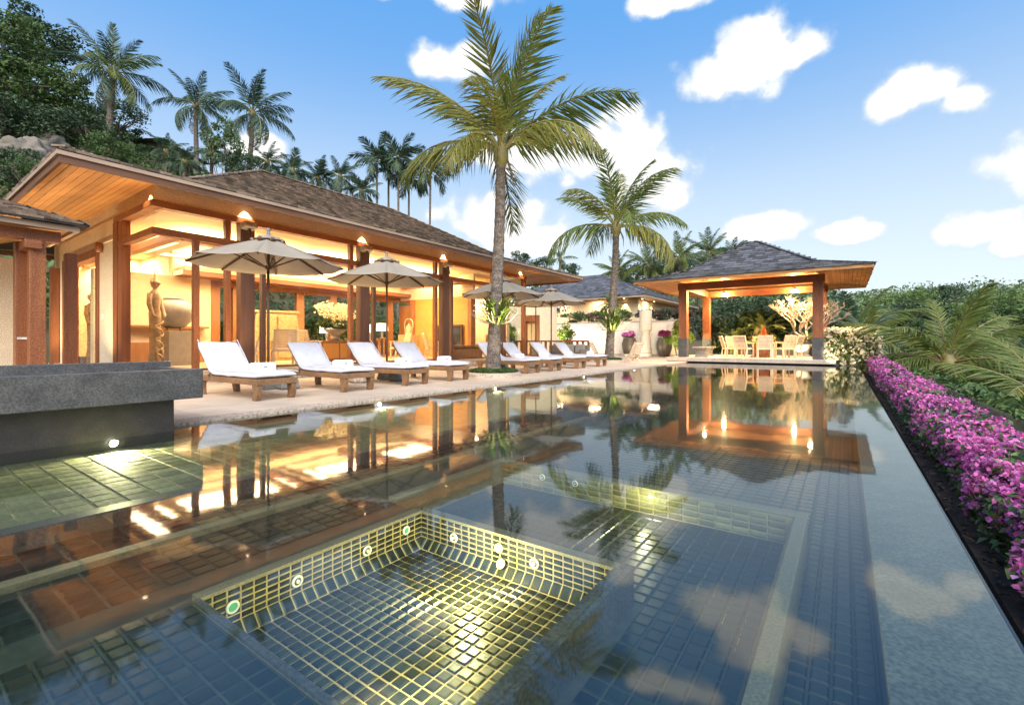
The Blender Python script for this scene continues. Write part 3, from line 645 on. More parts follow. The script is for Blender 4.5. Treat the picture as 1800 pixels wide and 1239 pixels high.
# glazing: panes between the posts, above and below the transom
def pane(x0, x1, y0, y1, z0, z1):
    obj('pane', MB().box(x0, x1, y0, y1, z0, z1), GLASS, house)
ys = [FY + .06] + [q for y in PY for q in (y - .40, y + .45)] + [FN - .2]
for a, b in zip(ys[:-1], ys[1:]):
    if b - a < .9: continue
    for z0, z1 in ((FZ + .05, 3.30), (3.455, 3.90)): pane(FX - .045, FX - .035, a + .01, b - .01, z0, z1)
pane(-14.2, FX - .05, FY + .055, FY + .065, FZ + .05, 3.30); pane(-14.2, FX - .05, FY + .055, FY + .065, 3.455, 3.90)
obj('post', MB().box(-14.48, -14.2, FY - .03, FY + .15, FZ, 3.9), TEAK, house, bevel=.008)
obj('post', MB().box(-14.78, -14.48, FY - .055, FY + .17, FZ, 3.9), TEAK, house, bevel=.01)
obj('wall', MB().box(-16.1, -14.78, FY + .0, FY + .2, FZ - .3, 4.052), PLASTER, house)
obj('wall', MB().box(-21, -19.75, FY + .0, FY + .2, FZ - .3, 4.052), PLASTER, house)
obj('wall', MB().box(-19.75, -16.1, FY + .0, FY + .2, 3.46, 4.052), PLASTER, house)
obj('cornice', MB().box(-16.2, -14.79, FY - .03, FY + .0, 3.52, 3.55), PLASTER, house)
# tall glazed doorway in the side wall
dr = obj('door', MB().box(-19.75, -19.15, FY - .05, FY + .22, FZ, 3.46).box(-16.28, -16.1, FY - .05, FY + .22, FZ, 3.46).box(-19.15, -16.28, FY - .05, FY + .22, 3.24, 3.46).box(-18.95, -18.75, FY + .03, FY + .1, FZ, 3.24), TEAK, house, bevel=.008)
obj('pane', MB().box(-18.75, -16.28, FY + .06, FY + .07, FZ, 3.24), GLASS, dr)
ws = obj('wall_lamp', MB().lathe([(.07, -.12), (.08, 0), (.07, .12)], 14, (-15.78, FY - .08, 3.42)), TEAK, house, smooth=True)
obj('switch', MB().box(-15.80, -15.72, FY - .03, FY, 1.55, 1.7), WHITEP, house)
obj('wall', MB().box(-20.55, -20.25, FY - .2, FY - .02, 0, 3.3), TEAK, house)
# interior shell
obj('ceiling', MB().box(-21, FX - .18, FY + .17, FN - .17, 3.95, 4.03), CEIL, house)
cf = MB(); cf.box(-18.0, -17.2, 6.1, FN - .2, 3.28, 3.42); cf.box(-13.9, -13.2, 4.6, FN - .2, 3.5, 3.6)
obj('cornice', cf, CEIL, house)
cw = MB()
cw.box(-18.02, -17.15, 6.0, FN - .2, 3.13, 3.28); cw.box(-21, -13.2, 4.38, 4.60, 3.46, 3.62); cw.box(-13.24, -13.08, 4.6, FN - .2, 3.44, 3.62)
obj('ceiling_beam', cw, TEAKH, house)
for yy in (8.2, 11.6, 15.0): obj('ceiling_beam', MB().box(-17.2, -13.24, yy, yy + .22, 3.46, 3.63), TEAKH, house)
trm = MB()
for y0, y1 in ((4.9, 8.0), (8.7, 11.4), (12.1, 14.8)):
    trm.box(-16.9, -16.6, y0, y1, 3.56, 3.64); trm.box(-14.2, -13.9, y0, y1, 3.56, 3.64); trm.box(-16.6, -14.2, y0, y0 + .3, 3.56, 3.64); trm.box(-16.6, -14.2, y1 - .3, y1, 3.56, 3.64)
obj('cove_ceiling', trm, CEIL, house)
# rear glazed wall of the living room with garden behind
obj('rear_beam', MB().box(-18.1, -17.92, 5.9, FN, 2.92, 3.10), ORANGE, house)
for y in (7.25, 8.0, 10.4, 11.9, 13.5, 15.0): obj('post', MB().box(-18.09, -17.93, y - .16, y + .16, FZ, 2.92), ORANGE, house)
for a, b in ((8.16, 10.24), (10.56, 11.74), (12.06, 13.34), (7.41, 7.84)): pane(-18.02, -18.0, a, b, FZ, 2.92)
obj('wall', MB().box(-18.2, -17.9, 4.0, 7.1, FZ, 3.13), PLASTER, house)
obj('wall', MB().box(-21, -18.2, 6.0, 6.2, FZ, 3.95), PLASTER, house)
obj('wall', MB().box(-21, -20.85, FY + .2, 6.0, FZ, 3.95), PLASTER, house)
obj('wall', MB().box(-18.25, -17.95, FY + 2.28, FN, 3.10, 3.95), PLASTER, house)
obj('wall', MB().box(-18.2, FX - .8, FN - .4, FN - .2, FZ, 3.95), PLASTER, house)
# shelf niche
nich = obj('shelf', MB().box(-17.9, -17.5, 4.35, 6.9, 1.42, 1.48).box(-17.9, -17.5, 4.35, 6.9, .55, .6), ORANGE, house)
obj('counter', MB().box(-17.9, -17.3, 4.35, 6.9, .3, .95), ORANGE, house)
# amber partition and doorway at the far end
obj('wall_panel', MB().box(-16.9, -13.3, 15.6, 15.7, FZ, 3.0), PANELO, house)
obj('wall', MB().box(-18, -13.2, 15.6, 15.72, 3.0, 3.95), CEIL, house)
obj('door', MB().box(-17.9, -16.9, 15.5, 15.62, FZ, 2.75), ORANGE, house)
for x in (-16.95, -13.3): obj('post', MB().box(x - .1, x + .1, 15.45, 15.75, FZ, 3.0), ORANGE, house)
# small recessed downlights in the ceiling and soffit
def downlight(x, y, z, parent=house, r=.045):
    mb = MB(); mb.lathe([(r * 1.3, 0), (r * 1.3, -.012), (r, -.012)], 14, (x, y, z), cap=False); o = obj('downlight', mb, WHITEP, parent)
    mb = MB(); mb.lathe([(r, -.010), (.0005, -.011)], 14, (x, y, z), cap=False); obj('bulb', mb, LAMPE, o)
downlight(E_ - 1.62, S_ + 1.62, sz(1.62) - .0)
for x, y in ((-15.2, 6.3), (-15.2, 10.0), (-15.2, 13.4), (-16.2, 10.2), (-14.4, 9.9), (-14.4, 13.5)): downlight(x, y, 3.95)
for y in PY + [FN - .4]:
    downlight(FX + .13, y, sz(OV - .13), r=.03)
    aim(lamp('SPOT', (FX + .14, y, sz(OV - .14) - .03), 55, (1, .78, .48), .02, spot=62, blend=.35, name='eave_downlight'), (FX - .12, y, 3.6))
downlight(FX - .25, FY - .13, sz(OV - .13), r=.03)
aim(lamp('SPOT', (FX - .25, FY - .13, 4.33), 40, (1, .78, .48), .02, spot=62, blend=.35, name='eave_downlight'), (FX - .25, FY + .1, 3.6))
# lamps of the rooms
for y in (5.5, 8.5, 11.6, 14.1): lamp('AREA', (-15.2, y, 3.9), 230, WARM, 2.8, name='room_light')
for y in (6.4, 10.0, 13.4): lamp('AREA', (-15.25, y, 3.66), 200, (1, .74, .42), 1.8, rot=(R(180), 0, 0), sy=2.6, name='cove_light')
lamp('AREA', (-17.6, 9.6, 3.46), 170, (1, .74, .42), .3, rot=(R(180), 0, 0), sy=7, name='cove_light')
lamp('AREA', (-20.2, 5.0, 3.9), 300, (1, .72, .4), 1.2, name='hall_light')
lamp('AREA', (-15.0, 17.0, 3.7), 200, WARM, 1.2, name='room_light')
# made-up floor uplights, added to brighten the soffit
for i, (x, y, tx, ty) in enumerate([(-11.45, yy, -11.3, yy) for yy in (5.0, 7.9, 10.9, 14.3, 17.3)] + [(xx, 2.9, xx, 2.75) for xx in (-12.4, -14.9, -17.4, -19.8)]):
    zf_ = .16 if i < 5 else .03
    t = thing('added_uplight', 'small added floor uplight ' + ('on the villa step behind the first lounger', 'on the villa step behind the third lounger', 'on the villa step behind the ringed palm', 'on the villa step behind the sixth lounger', 'at the far end of the villa step', 'below the corner of the short eave by the corner glass', 'below the short eave by the white wall', 'below the short eave in front of the glazed doorway', 'below the short eave by the gate')[i], 'added floor light', (x, y, zf_), 0, 'added floor uplights along the villa step' if i < 5 else 'added floor uplights below the short eave')
    obj('ring', MB().lathe([(.07, 0), (.07, .03), (.05, .035)], 14, cap=False), METAL, t); obj('lens', MB().lathe([(.05, .03), (.0005, .032)], 14, cap=False), LAMPE, t)
    aim(lamp('SPOT', (x, y, zf_ + .05), 150 if i < 5 else 210, (1, .74, .42), .05, spot=125, blend=.9, name='added_uplight_lamp'), (tx, ty, 4))

# ------------------------------------------------------------------ gate roof and posts at the left
gt = thing('gate_shelter', 'small shingled gate roof on thick teak posts left of the villa', 'gate', (0, 0, 0))
ge, gyn, gz = -10.45, 2.28, 2.93
A, B, C_, D = (ge, -4.0, gz), (ge, gyn, gz), (ge - 1.15, gyn - .9, gz + .42), (ge - 1.15, -4.0, gz + .42)
gr = obj('roof', MB().prism([(ge, -4, gz), (ge, gyn, gz), (ge - 1.15, gyn - .9, gz + .42), (ge - 2.3, gyn, gz), (ge - 2.3, -4, gz)][0:3] + [(ge - 1.15, -4, gz + .42)], (0, 0, -.03)).prism([(ge, gyn, gz), (ge - 2.3, gyn, gz), (ge - 1.15, gyn - .9, gz + .42)], (0, 0, -.03)), ROOFB, gt)
shingles(gr, A, B, C_, D, 8, .16, SHING, SHING, cap=0, thick=.035)
shingles(gr, B, (ge - 2.3, gyn, gz), (ge - 1.16, gyn - .9, gz + .42), (ge - 1.15, gyn - .9, gz + .42), 7, .2, SHING, SHING, cap=0, thick=.035)
obj('eave_trim', MB().box(ge - .14, ge - .09, -4, gyn - .1, gz - .12, gz - .035).box(ge - 2.2, ge - .14, gyn - .16, gyn - .1, gz - .12, gz - .035), TRIM, gt)
obj('soffit', MB().box(ge - 2.2, ge - .14, -4, gyn - .16, gz - .07, gz - .04), SOFFIT, gt)
obj('beam', MB().box(-11.0, -10.82, -4, 2.0, gz - .30, gz - .12), TEAKH, gt, bevel=.008)
obj('beam', MB().box(-11.6, -10.7, 1.55, 1.75, gz - .45, gz - .31), TEAKH, gt, bevel=.008)
for x, y, s in ((-10.92, 1.72, .2), (-11.35, 1.62, .2), (-12.0, 2.35, .17)): obj('post', MB().box(x - s / 2, x + s / 2, y - s / 2, y + s / 2, 0, gz - .3), TEAK, gt, bevel=.01)
nb_ = obj('nameplate', MB().box(-.01, .01, -.06, .06, -.02, .02), WHITEP, gt, loc=(-11.24, 1.60, 1.02), bevel=.004)
cw_ = thing('boundary_wall', 'cream plaster wall behind the gate posts', 'wall', (0, 0, 0)); obj('wall', MB().box(-21, -13.0, 2.0, 2.2, 0, 2.4).box(-13, -12.7, -4, 2.2, 0, 2.3) if False else MB().box(-12.75, -12.5, -4, 1.9, 0, 2.5), PLASTER, cw_)

# ------------------------------------------------------------------ granite trough standing in the pool
tr = thing('water_trough', 'long grey granite water trough standing on a dark base in the pool', 'trough', (0, 0, 0))
t = MB(); x0, x1, ye = -6.75, -5.68, 2.18
t.box(x1 - .11, x1, -4, ye, .352, .665); t.box(x0, x0 + .11, -4, ye + .02, .352, .725); t.box(x0 + .11, x1 - .11, ye - .11, ye, .352, .662); t.box(x0 + .11, x1 - .11, -4, ye - .11, .352, .50)
obj('basin', t, GRAN, tr, bevel=.008)
w_ = MB(); w_.add([(x0 + .11, -4, .615), (x1 - .11, -4, .615), (x1 - .11, ye - .11, .615), (x0 + .11, ye - .11, .615)], [(0, 1, 2, 3)]); obj('water', w_, WATER, tr, recalc=False)
obj('base', MB().box(-6.65, -5.86, -4, 1.97, -.55, .35), mat('black_granite', (.035, .03, .028), .45, (.018, .016, .015), 6, fine=120), tr, bevel=.006)

# ------------------------------------------------------------------ sun loungers and towels
def make_lounger():
    t = thing('sun_lounger', '', 'sun lounger', (0, 0, 0), 0, 'sun loungers in a row along the pool')
    hw = .335
    f = MB(); f.box(-2.05, 0, -hw, -hw + .06, .25, .345); f.box(-2.05, 0, hw - .06, hw, .25, .345); f.box(-.06, -.003, -hw + .06, hw - .06, .25, .345); f.box(-2.047, -1.99, -hw + .06, hw - .06, .25, .345)
    obj('frame', f, LOUNGEW, t, bevel=.006)
    for x, s in ((-.10, -1), (-1.9, 1)):
        for y in (-hw + .045, hw - .045):
            m = MB(); n = 6; pr = []
            for i in range(n + 1):
                u = i / n; w = .055 + .02 * math.sin(math.pi * u * .55); cx = x + (.03 * (u - .5) ** 2 * 4 - .02) * s; pr.append((cx - w, cx + w, u * .30))
            poly = [(a, y - .04, z) for a, b, z in pr] + [(b, y - .04, z) for a, b, z in pr[::-1]]
            m.prism(poly, (0, .08, 0)); obj('leg', m, LOUNGEW, t, bevel=.005)
    for k in range(12): obj('slat', MB().box(-.14 - k * .115, -.06 - k * .115, -hw + .06, hw - .06, .335, .35), LOUNGEW, t)
    # mattress: flat seat with rounded front, folded up backrest
    prof = []; th_ = .095
    path = [(.02, .35), (-.4, .352), (-.9, .352), (-1.42, .355), (-1.53, .385), (-1.62, .46), (-1.8, .645), (-2.06, .90)]
    top = []; bot = []
    for i, (x, z) in enumerate(path):
        a = path[max(i - 1, 0)]; b = path[min(i + 1, len(path) - 1)]; d = Vector((b[0] - a[0], 0, b[1] - a[1])).normalized(); nn = Vector((d.z, 0, -d.x));
        if nn.z < 0: nn = -nn
        sag = .012 * math.sin(i * 2.1); bot.append(Vector((x, 0, z))); top.append(Vector((x, 0, z)) + nn * (th_ + sag))
    m = MB(); W = [-hw - .01, -hw * .97, -hw * .5, 0, hw * .5, hw * .97, hw + .01]; o = 0; ny = len(W)
    for L in (top, bot):
        for p in L:
            for y in W:
                q = p.copy()
                if abs(y) > hw: q = q * 1.0; mid = (top[[a is p for a in L].index(True)] + bot[[a is p for a in L].index(True)]) / 2; q = q.lerp(mid, .55)
                m.v.append((q.x, y, q.z))
    K = len(path)
    for i in range(K - 1):
        for j in range(ny - 1):
            m.f.append((i * ny + j, i * ny + j + 1, (i + 1) * ny + j + 1, (i + 1) * ny + j)); b0 = K * ny
            m.f.append((b0 + i * ny + j, b0 + (i + 1) * ny + j, b0 + (i + 1) * ny + j + 1, b0 + i * ny + j + 1))
        for j in (0, ny - 1): m.f.append((i * ny + j, (i + 1) * ny + j, K * ny + (i + 1) * ny + j, K * ny + i * ny + j))
    for i in (0, K - 1):
        for j in range(ny - 1): m.f.append((i * ny + j, i * ny + j + 1, K * ny + i * ny + j + 1, K * ny + i * ny + j))
    mt = obj('mattress', m, CUSH, t, smooth=True); sb = mt.modifiers.new('round', 'SUBSURF'); sb.levels = 2; sb.render_levels = 2
    tx_ = bpy.data.textures.new('cloth_wrinkle', 'CLOUDS'); tx_.noise_scale = .16; tx_.noise_depth = 2; dm = mt.modifiers.new('wrinkle', 'DISPLACE'); dm.texture = tx_; dm.texture_coords = 'GLOBAL'; dm.strength = .03; dm.mid_level = .5
    b = MB()
    for y in (-hw + .03, hw - .09): b.prism([(-1.50, y, .33), (-2.06, y, .885), (-2.09, y, .86), (-1.54, y, .32)], (0, .06, 0))
    b.prism([(-2.06, -hw + .09, .885), (-2.09, -hw + .09, .86), (-2.03, -hw + .09, .80), (-2.0, -hw + .09, .825)], (0, 2 * hw - .18, 0))
    b.prism([(-1.9, -.03, .30), (-1.93, -.03, .30), (-1.83, -.03, .64), (-1.80, -.03, .66)], (0, .05, 0)); obj('back_frame', b, LOUNGEW, t)
    pp = MB()
    for y in (-hw - .004, hw + .004): pp.tube([Vector((p.x, y, p.z)) for p in top], .007, 5)
    obj('piping', pp, CUSH, mt)
    tb = MB()
    for y in (-hw - .012, hw - .0): tb.tube([(-1.48, y, .40), (-1.53, y - .01, .36), (-1.50, y, .33), (-1.56, y, .35)], .008, 5)
    obj('tie', tb, INKM, t)
    return t
def make_towel():
    t = thing('rolled_towel', '', 'towel', (0, 0, 0), 0, 'rolled white towels on the loungers')
    m = MB(); pr = []
    for k in range(18):
        a = 2 * math.pi * k / 18; ca, sa = math.cos(a), math.sin(a); pr.append((.085 * abs(ca) ** .6 * (1 if ca > 0 else -1), .07 * abs(sa) ** .7 * (1 if sa > 0 else -1)))
    for y in (-.19, -.17, -.06, .06, .17, .19):
        s = .93 if abs(y) == .19 else 1.0
        m.v += [(x * s, y, z * s + .07) for x, z in pr]
    for i in range(5):
        for k in range(18): m.f.append((i * 18 + k, i * 18 + (k + 1) % 18, (i + 1) * 18 + (k + 1) % 18, (i + 1) * 18 + k))
    m.f.append(tuple(range(18))); m.f.append(tuple(90 + k for k in range(18)))
    obj('roll', m, TOWEL, t, smooth=True)
    obj('folded_edge', MB().box(-.02, .098, -.185, .185, -.002, .022), TOWEL, t, bevel=.01)
    e = MB()
    for a, b, z in ((-.03, -.012, .072), (-.008, .004, .08), (.006, .03, .07)): e.box(.0845, .0868, a, b, z - .006, z + .008)
    e.box(.0845, .0866, -.03, .03, .058, .062)
    obj('emblem', e, INKM, t); return t
LY = [3.94, 5.53, 7.05, 8.46, 11.75, 13.1, 14.95, 16.75]
LL = ['white cushioned wooden sun lounger nearest the granite trough', 'white cushioned wooden sun lounger second from the granite trough', 'white cushioned wooden sun lounger third from the trough, beside the stone block',
      'white cushioned wooden sun lounger just before the ringed palm', 'white cushioned wooden sun lounger directly behind the ringed palm trunk', 'white cushioned wooden sun lounger second beyond the ringed palm',
      'white cushioned wooden sun lounger third beyond the ringed palm', 'white cushioned wooden sun lounger farthest away, nearest the wicker sofa']
lo, to = make_lounger(), make_towel()
for i, y in enumerate(LY):
    l = lo if i == 0 else copy_tree(lo); w = to if i == 0 else copy_tree(to)
    x = -7.47 - .02 * i + random.uniform(-.03, .03); a = random.uniform(-.045, .045)
    l.location = (x, y, .028); l.rotation_euler.z = a; l['label'] = LL[i]
    w.location = (x - .55 + random.uniform(-.05, .05), y + random.uniform(-.03, .05), .472); w.rotation_euler.z = random.uniform(-.08, .12) + .1
    w['label'] = 'rolled white towel with small dark emblem on the ' + ('nearest lounger by the trough', 'second lounger from the trough', 'third lounger from the trough', 'lounger just before the ringed palm',
        'lounger behind the ringed palm trunk', 'second lounger beyond the ringed palm', 'third lounger beyond the ringed palm', 'farthest lounger by the wicker sofa')[i]

# ------------------------------------------------------------------ umbrellas on stone bases
def make_umbrella():
    t = thing('patio_umbrella', '', 'umbrella', (0, 0, 0), 0, 'canvas umbrellas between the loungers')
    RR, zr, za, n = 1.42, 2.46, 2.99, 8
    for k in range(n):
        a0, a1 = 2 * math.pi * k / n, 2 * math.pi * (k + 1) / n; m = MB(); S, T = 8, 6; mid = (a0 + a1) / 2
        for i in range(S + 1):
            u = .10 + .90 * i / S; p0 = Vector((math.cos(a0), math.sin(a0), 0)) * RR * u; p1 = Vector((math.cos(a1), math.sin(a1), 0)) * RR * u; z = za + (zr - za) * u ** 1.08
            for j in range(T + 1):
                v = j / T; p = p0.lerp(p1, v); sag = math.sin(math.pi * v) * (.035 * u + .02 * math.sin(math.pi * u)); m.v.append((p.x, p.y, z - sag))
        for i in range(S):
            for j in range(T): q = i * (T + 1) + j; m.f.append((q, q + 1, q + T + 2, q + T + 1))
        pn = obj('canopy_panel', m, CANVAS, t, smooth=True)
        so_ = pn.modifiers.new('cloth', 'SOLIDIFY'); so_.thickness = .004; so_.offset = 1
        r = MB(); c, s = math.cos(a0), math.sin(a0); r.bar((.05 * c, .05 * s, za - .045), (RR * .98 * c, RR * .98 * s, zr - .018), .022, .03); obj('rib', r, POLEW, t)
        r = MB(); r.bar((.05 * c, .05 * s, zr - .06), (RR * .50 * c, RR * .50 * s, za + (zr - za) * .5 - .035), .018, .024); obj('strut', r, POLEW, t)
    m = MB(); m.lathe([(.30, za - .085 + .03), (.20, za - .02 + .04), (.08, za + .05), (.03, za + .075)], 8, cap=False); obj('vent_cap', m, CANVAST, t)
    m = MB()
    for k in range(8):
        a = 2 * math.pi * (k + .5) / 8; m.tube([(.27 * math.cos(a), .27 * math.sin(a), za - .06), (.30 * math.cos(a), .30 * math.sin(a), za - .10)], .05, 6)
    obj('vent_tab', m, POLEW, t)
    m = MB(); m.lathe([(.025, za + .05), (.04, za + .09), (.02, za + .11), (.045, za + .15), (.035, za + .19), (.005, za + .2)], 12); obj('finial', m, STONE, t, smooth=True)
    m = MB(); m.tube([(0, 0, .1), (0, 0, za + .06)], .026, 12); obj('pole', m, POLEW, t, smooth=True)
    m = MB(); m.lathe([(.06, zr - .09), (.06, zr - .02)], 12); m.lathe([(.05, za - .11), (.05, za - .03)], 12); obj('hub', m, POLEW, t)
    m = MB(); m.lathe([(.25, 0), (.24, .06), (.17, .28), (.15, .30), (.05, .31)], 4); b = obj('stone_base', m, STONE, t, bevel=.012); b.rotation_euler.z = R(45)
    return t
UM = [(-9.3, 4.72, .03, 0.2, 'large canvas umbrella nearest, over the gap between the first two loungers'), (-9.3, 7.66, .03, .1, 'canvas umbrella over the third and fourth loungers'),
      (-9.2, 12.35, .03, .3, 'canvas umbrella behind the ringed palm trunk'), (-9.35, 15.75, .03, .05, 'canvas umbrella over the farthest loungers'), (-12.4, 19.4, .35, .2, 'tan canvas umbrella far behind the loungers by the carved door')]
uo = make_umbrella()
for i, (x, y, z, a, lab) in enumerate(UM):
    u = uo if i == 0 else copy_tree(uo); u.location = (x, y, z); u.rotation_euler.z = a; u['label'] = lab
# stone blocks that serve as side tables
for i, (x, y, s, lab) in enumerate(((-9.0, 4.95, 1.0, 'grey tapered stone block under the first umbrella'), (-8.75, 7.5, .9, 'grey tapered stone block behind the third lounger'), (-9.15, 6.75, 1.0, 'tan faceted stone block behind the third lounger'), (-9.1, 14.2, 1.0, 'grey tapered stone block between far loungers'))):
    m = MB(); m.lathe([(.20 * s, 0), (.26 * s, .03), (.20 * s, .26), (.12 * s, .32)], 4 if i != 2 else 7); o = obj('stone_block', m, STONE if i != 2 else COPE, bevel=.015, loc=(x, y, .028), rot=(0, 0, .6)); tag(o, lab, 'stone block', 'stone blocks beside the loungers')

# ------------------------------------------------------------------ palms on the deck with planted rings
def ring_planter(x, y, r, lab, seed):
    t = thing('ring_planter', lab, 'planter', (x, y, .028))
    m = MB(); m.lathe([(r, 0), (r, .10), (r - .07, .12), (r - .13, .10), (r - .13, 0)], 40, cap=False); obj('stone_ring', m, COPE, t, smooth=False)
    m = MB(); m.lathe([(r - .13, .07), (r * .5, .10), (.01, .13)], 30, cap=False); obj('soil', m, SOIL, t)
    n = 5200; g = np.random.default_rng(seed); q = np.sqrt(g.random(n)) * (r - .08); a = g.random(n) * 6.283
    P = np.stack([q * np.cos(a), q * np.sin(a), .08 + g.uniform(0, .14, n) * (1.1 - .6 * (q / r) ** 3)], 1)
    tag(obj('ground_cover', leaf_mesh('ground_cover', P, .055, GRASSM, up=.6, aspect=.5, seed=seed), GRASSM, t), kind='stuff'); return t
ring_planter(-7.88, 10.15, .76, 'round stone planter ring with low green plants around the nearer palm', 3)
ring_planter(-9.05, 20.6, .66, 'round stone planter ring with low green plants around the farther palm', 4)
p1 = palm('coconut_palm', 'tall coconut palm in the nearer planter ring with an orchid cluster on its trunk', (-7.88, 10.15, .1), 5.95, 16, 4.0, ['green', 'gold', 'gold'], 11, .185, .125, (.22, .10), 'palms on the deck', 88, 14)
p2 = palm('coconut_palm', 'coconut palm in the farther planter ring beyond the loungers', (-9.05, 20.6, .1), 6.15, 14, 4.5, ['green', 'gold', 'green'], 14, .20, .14, (.30, .15), 'palms on the deck', 87, 8)
def orchid(x, y, z, r, lab, seed, flowers=True):
    t = thing('trunk_orchid', lab, 'orchid', (x, y, z)); g = random.Random(seed); m = MB()
    for k in range(150):
        a = g.uniform(0, 6.28); e = g.uniform(-.1, 1.25); L = r * g.uniform(.55, 1.15); d = Vector((math.cos(a) * math.cos(e), math.sin(a) * math.cos(e), math.sin(e))); p = Vector((math.cos(a) * .2, math.sin(a) * .2, g.uniform(-.3, .25)))
        s = d.cross(Vector((0, 0, 1))).normalized() * .022; b = p + d * L * .55 + Vector((0, 0, .04)); c = p + d * L + Vector((0, 0, -.12 * L))
        m.add([p - s, p + s, b + s * 1.3, b - s * 1.3, c], [(0, 1, 2, 3), (3, 2, 4)])
    obj('strap_leaves', m, LEAFL, t, recalc=False)
    m = MB()
    for k in range(14):
        a = g.uniform(0, 6.28); p = Vector((math.cos(a) * .2, math.sin(a) * .2, -.25)); m.tube([p, p + Vector((math.cos(a) * r * .4, math.sin(a) * r * .4, .06)), p + Vector((math.cos(a) * r * .8, math.sin(a) * r * .8, r * .45))], [.012, .012, .007], 5)
    obj('aerial_stem', m, PALEB, t)
    if flowers:
        n = 130; gg = np.random.default_rng(seed); c = gg.normal(size=(7, 3)); c /= np.linalg.norm(c, axis=1)[:, None]; c[:, 2] = np.abs(c[:, 2]) * .5 + .2; P = c[gg.integers(0, 7, n)] * r * .95 + gg.normal(size=(n, 3)) * .05
        obj('blossom', leaf_mesh('blossom', P, .05, PETALW, seed=seed, aspect=.8), PETALW, t)
    return t
orchid(-7.80, 10.18, 1.72, .62, 'pale flowering orchid clump tied round the nearer palm trunk', 5)
orchid(-8.93, 20.65, 1.75, .95, 'lit green orchid clump tied round the farther palm trunk', 8, False)
for (x, y), e in (((-7.45, 10.0), 26), ((-8.6, 20.2), 30)): aim(lamp('SPOT', (x + .5, y - .3, .2), 650, (1, .84, .5), .05, spot=60, blend=.8, name='crown_uplight'), (x - .1, y + .1, 6.0)); aim(lamp('SPOT', (x, y, .2), e, (1, .85, .45), .04, spot=46, name='trunk_uplight'), (x - .25, y + .2, 2.2))

# ------------------------------------------------------------------ pavilion at the far end of the pool
pv = thing('pavilion', 'open dining pavilion with teak columns and grey shingled pyramid roof beyond the pool', 'pavilion', (0, 0, 0))
obj('plinth', MB().box(-7.2, -.3, 23.2, 30.3, .05, .235), COPE, pv, bevel=.01)
obj('plinth_base', MB().box(-6.9, -.2, 23.5, 30.1, -1.0, .05), GRAN, pv)
CX0, CX1, CY0, CY1 = -6.5, -.93, 23.75, 28.5
for x in (CX0, CX1):
    for y in (CY0, CY1):
        obj('column', MB().box(x - .19, x + .19, y - .19, y + .19, 1.15, 3.56), TEAK, pv, bevel=.01)
        obj('column_foot', MB().box(x - .205, x + .205, y - .205, y + .205, .235, 1.15), GRAN, pv, bevel=.01)
zb0, zb1 = 3.52, 3.86
for y in (CY0, CY1): obj('beam', MB().box(CX0 - .25, CX1 + .25, y - .13, y + .13, zb0, zb1), TEAKH, pv, bevel=.01)
for x in (CX0, CX1): obj('beam', MB().box(x - .13, x + .13, CY0 + .13, CY1 - .13, zb0 + .002, zb1 - .002), TEAKH, pv, bevel=.01)
for x, y in ((CX0 + .5, CY0 + .13), (CX1 - .45, CY0 + .13), (CX0 + .5, CY1 - .13), (CX1 - .45, CY1 - .13)): pass
PX0, PX1, PY0, PY1, PZ = -8.42, .92, 21.95, 30.2, 3.90
AX, AY, AZ = (PX0 + PX1) / 2, (PY0 + PY1) / 2, 5.95
def pring(f, z): return [(PX0 + (AX - PX0) * f, PY0 + (AY - PY0) * f, z), (PX1 + (AX - PX1) * f, PY0 + (AY - PY0) * f, z), (PX1 + (AX - PX1) * f, PY1 + (AY - PY1) * f, z), (PX0 + (AX - PX0) * f, PY1 + (AY - PY1) * f, z)]
r0_, r1_, r2_ = pring(0, PZ), pring(.42, PZ + .52), pring(.96, AZ)
m = MB(); m.add(r0_ + r1_ + r2_, [(i, (i + 1) % 4, 4 + (i + 1) % 4, 4 + i) for i in range(4)] + [(4 + i, 4 + (i + 1) % 4, 8 + (i + 1) % 4, 8 + i) for i in range(4)] + [(8, 9, 10, 11)])
pr_ = obj('roof', m, ROOFB, pv, recalc=False)
jn = MB()
for i in range(4):
    j = (i + 1) % 4
    if i == 0:
        shingles(pr_, r0_[i], r0_[j], r1_[j], r1_[i], 8, .31, SLATE, SLATES, cap=200, join=jn, thick=.035)
        shingles(pr_, r1_[i], r1_[j], r2_[j], r2_[i], 12, .31, SLATE, SLATES, cap=100, join=jn, thick=.035)
    else:
        shingles(pr_, r0_[i], r0_[j], r1_[j], r1_[i], 8, .31, None, None, join=jn, thick=.035)
        shingles(pr_, r1_[i], r1_[j], r2_[j], r2_[i], 12, .31, None, None, join=jn, thick=.035)
tag(obj('shingle_field', jn, SLATES, pr_, recalc=False), kind='stuff')
m = MB()
for i in range(4):
    for k in range(18):
        a, b = (r0_[i], r1_[i]) if k < 8 else (r1_[i], r2_[i]); q = k / 8 if k < 8 else (k - 8) / 10; s = 1 / 8 if k < 8 else .1
        m.bar(lerp(a, b, q) + Vector((0, 0, .05)), lerp(a, b, q + s * 1.15) + Vector((0, 0, .03)), .2, .03)
m.bar((AX - .25, AY, AZ + .03), (AX + .25, AY, AZ + .03), .3, .05)
obj('ridge_cap', m, SLATES, pr_)
obj('fascia_board', ring(PX0 + .03, PX1 - .03, PY0 + .03, PY1 - .03, PZ - .13, PZ - .004, .04), SOFFIT, pv)
for side in range(4):
    for k in range(12):
        f0, f1 = .01 + k * .032, .01 + (k + 1) * .032 - .002; a, b = pring(f0, PZ - .10 + f0 * .45), pring(f1, PZ - .10 + f1 * .45); j = (side + 1) % 4
        obj('soffit_board', MB().prism([a[side], a[j], b[j], b[side]], (0, 0, .02)), SOFFIT, pv)
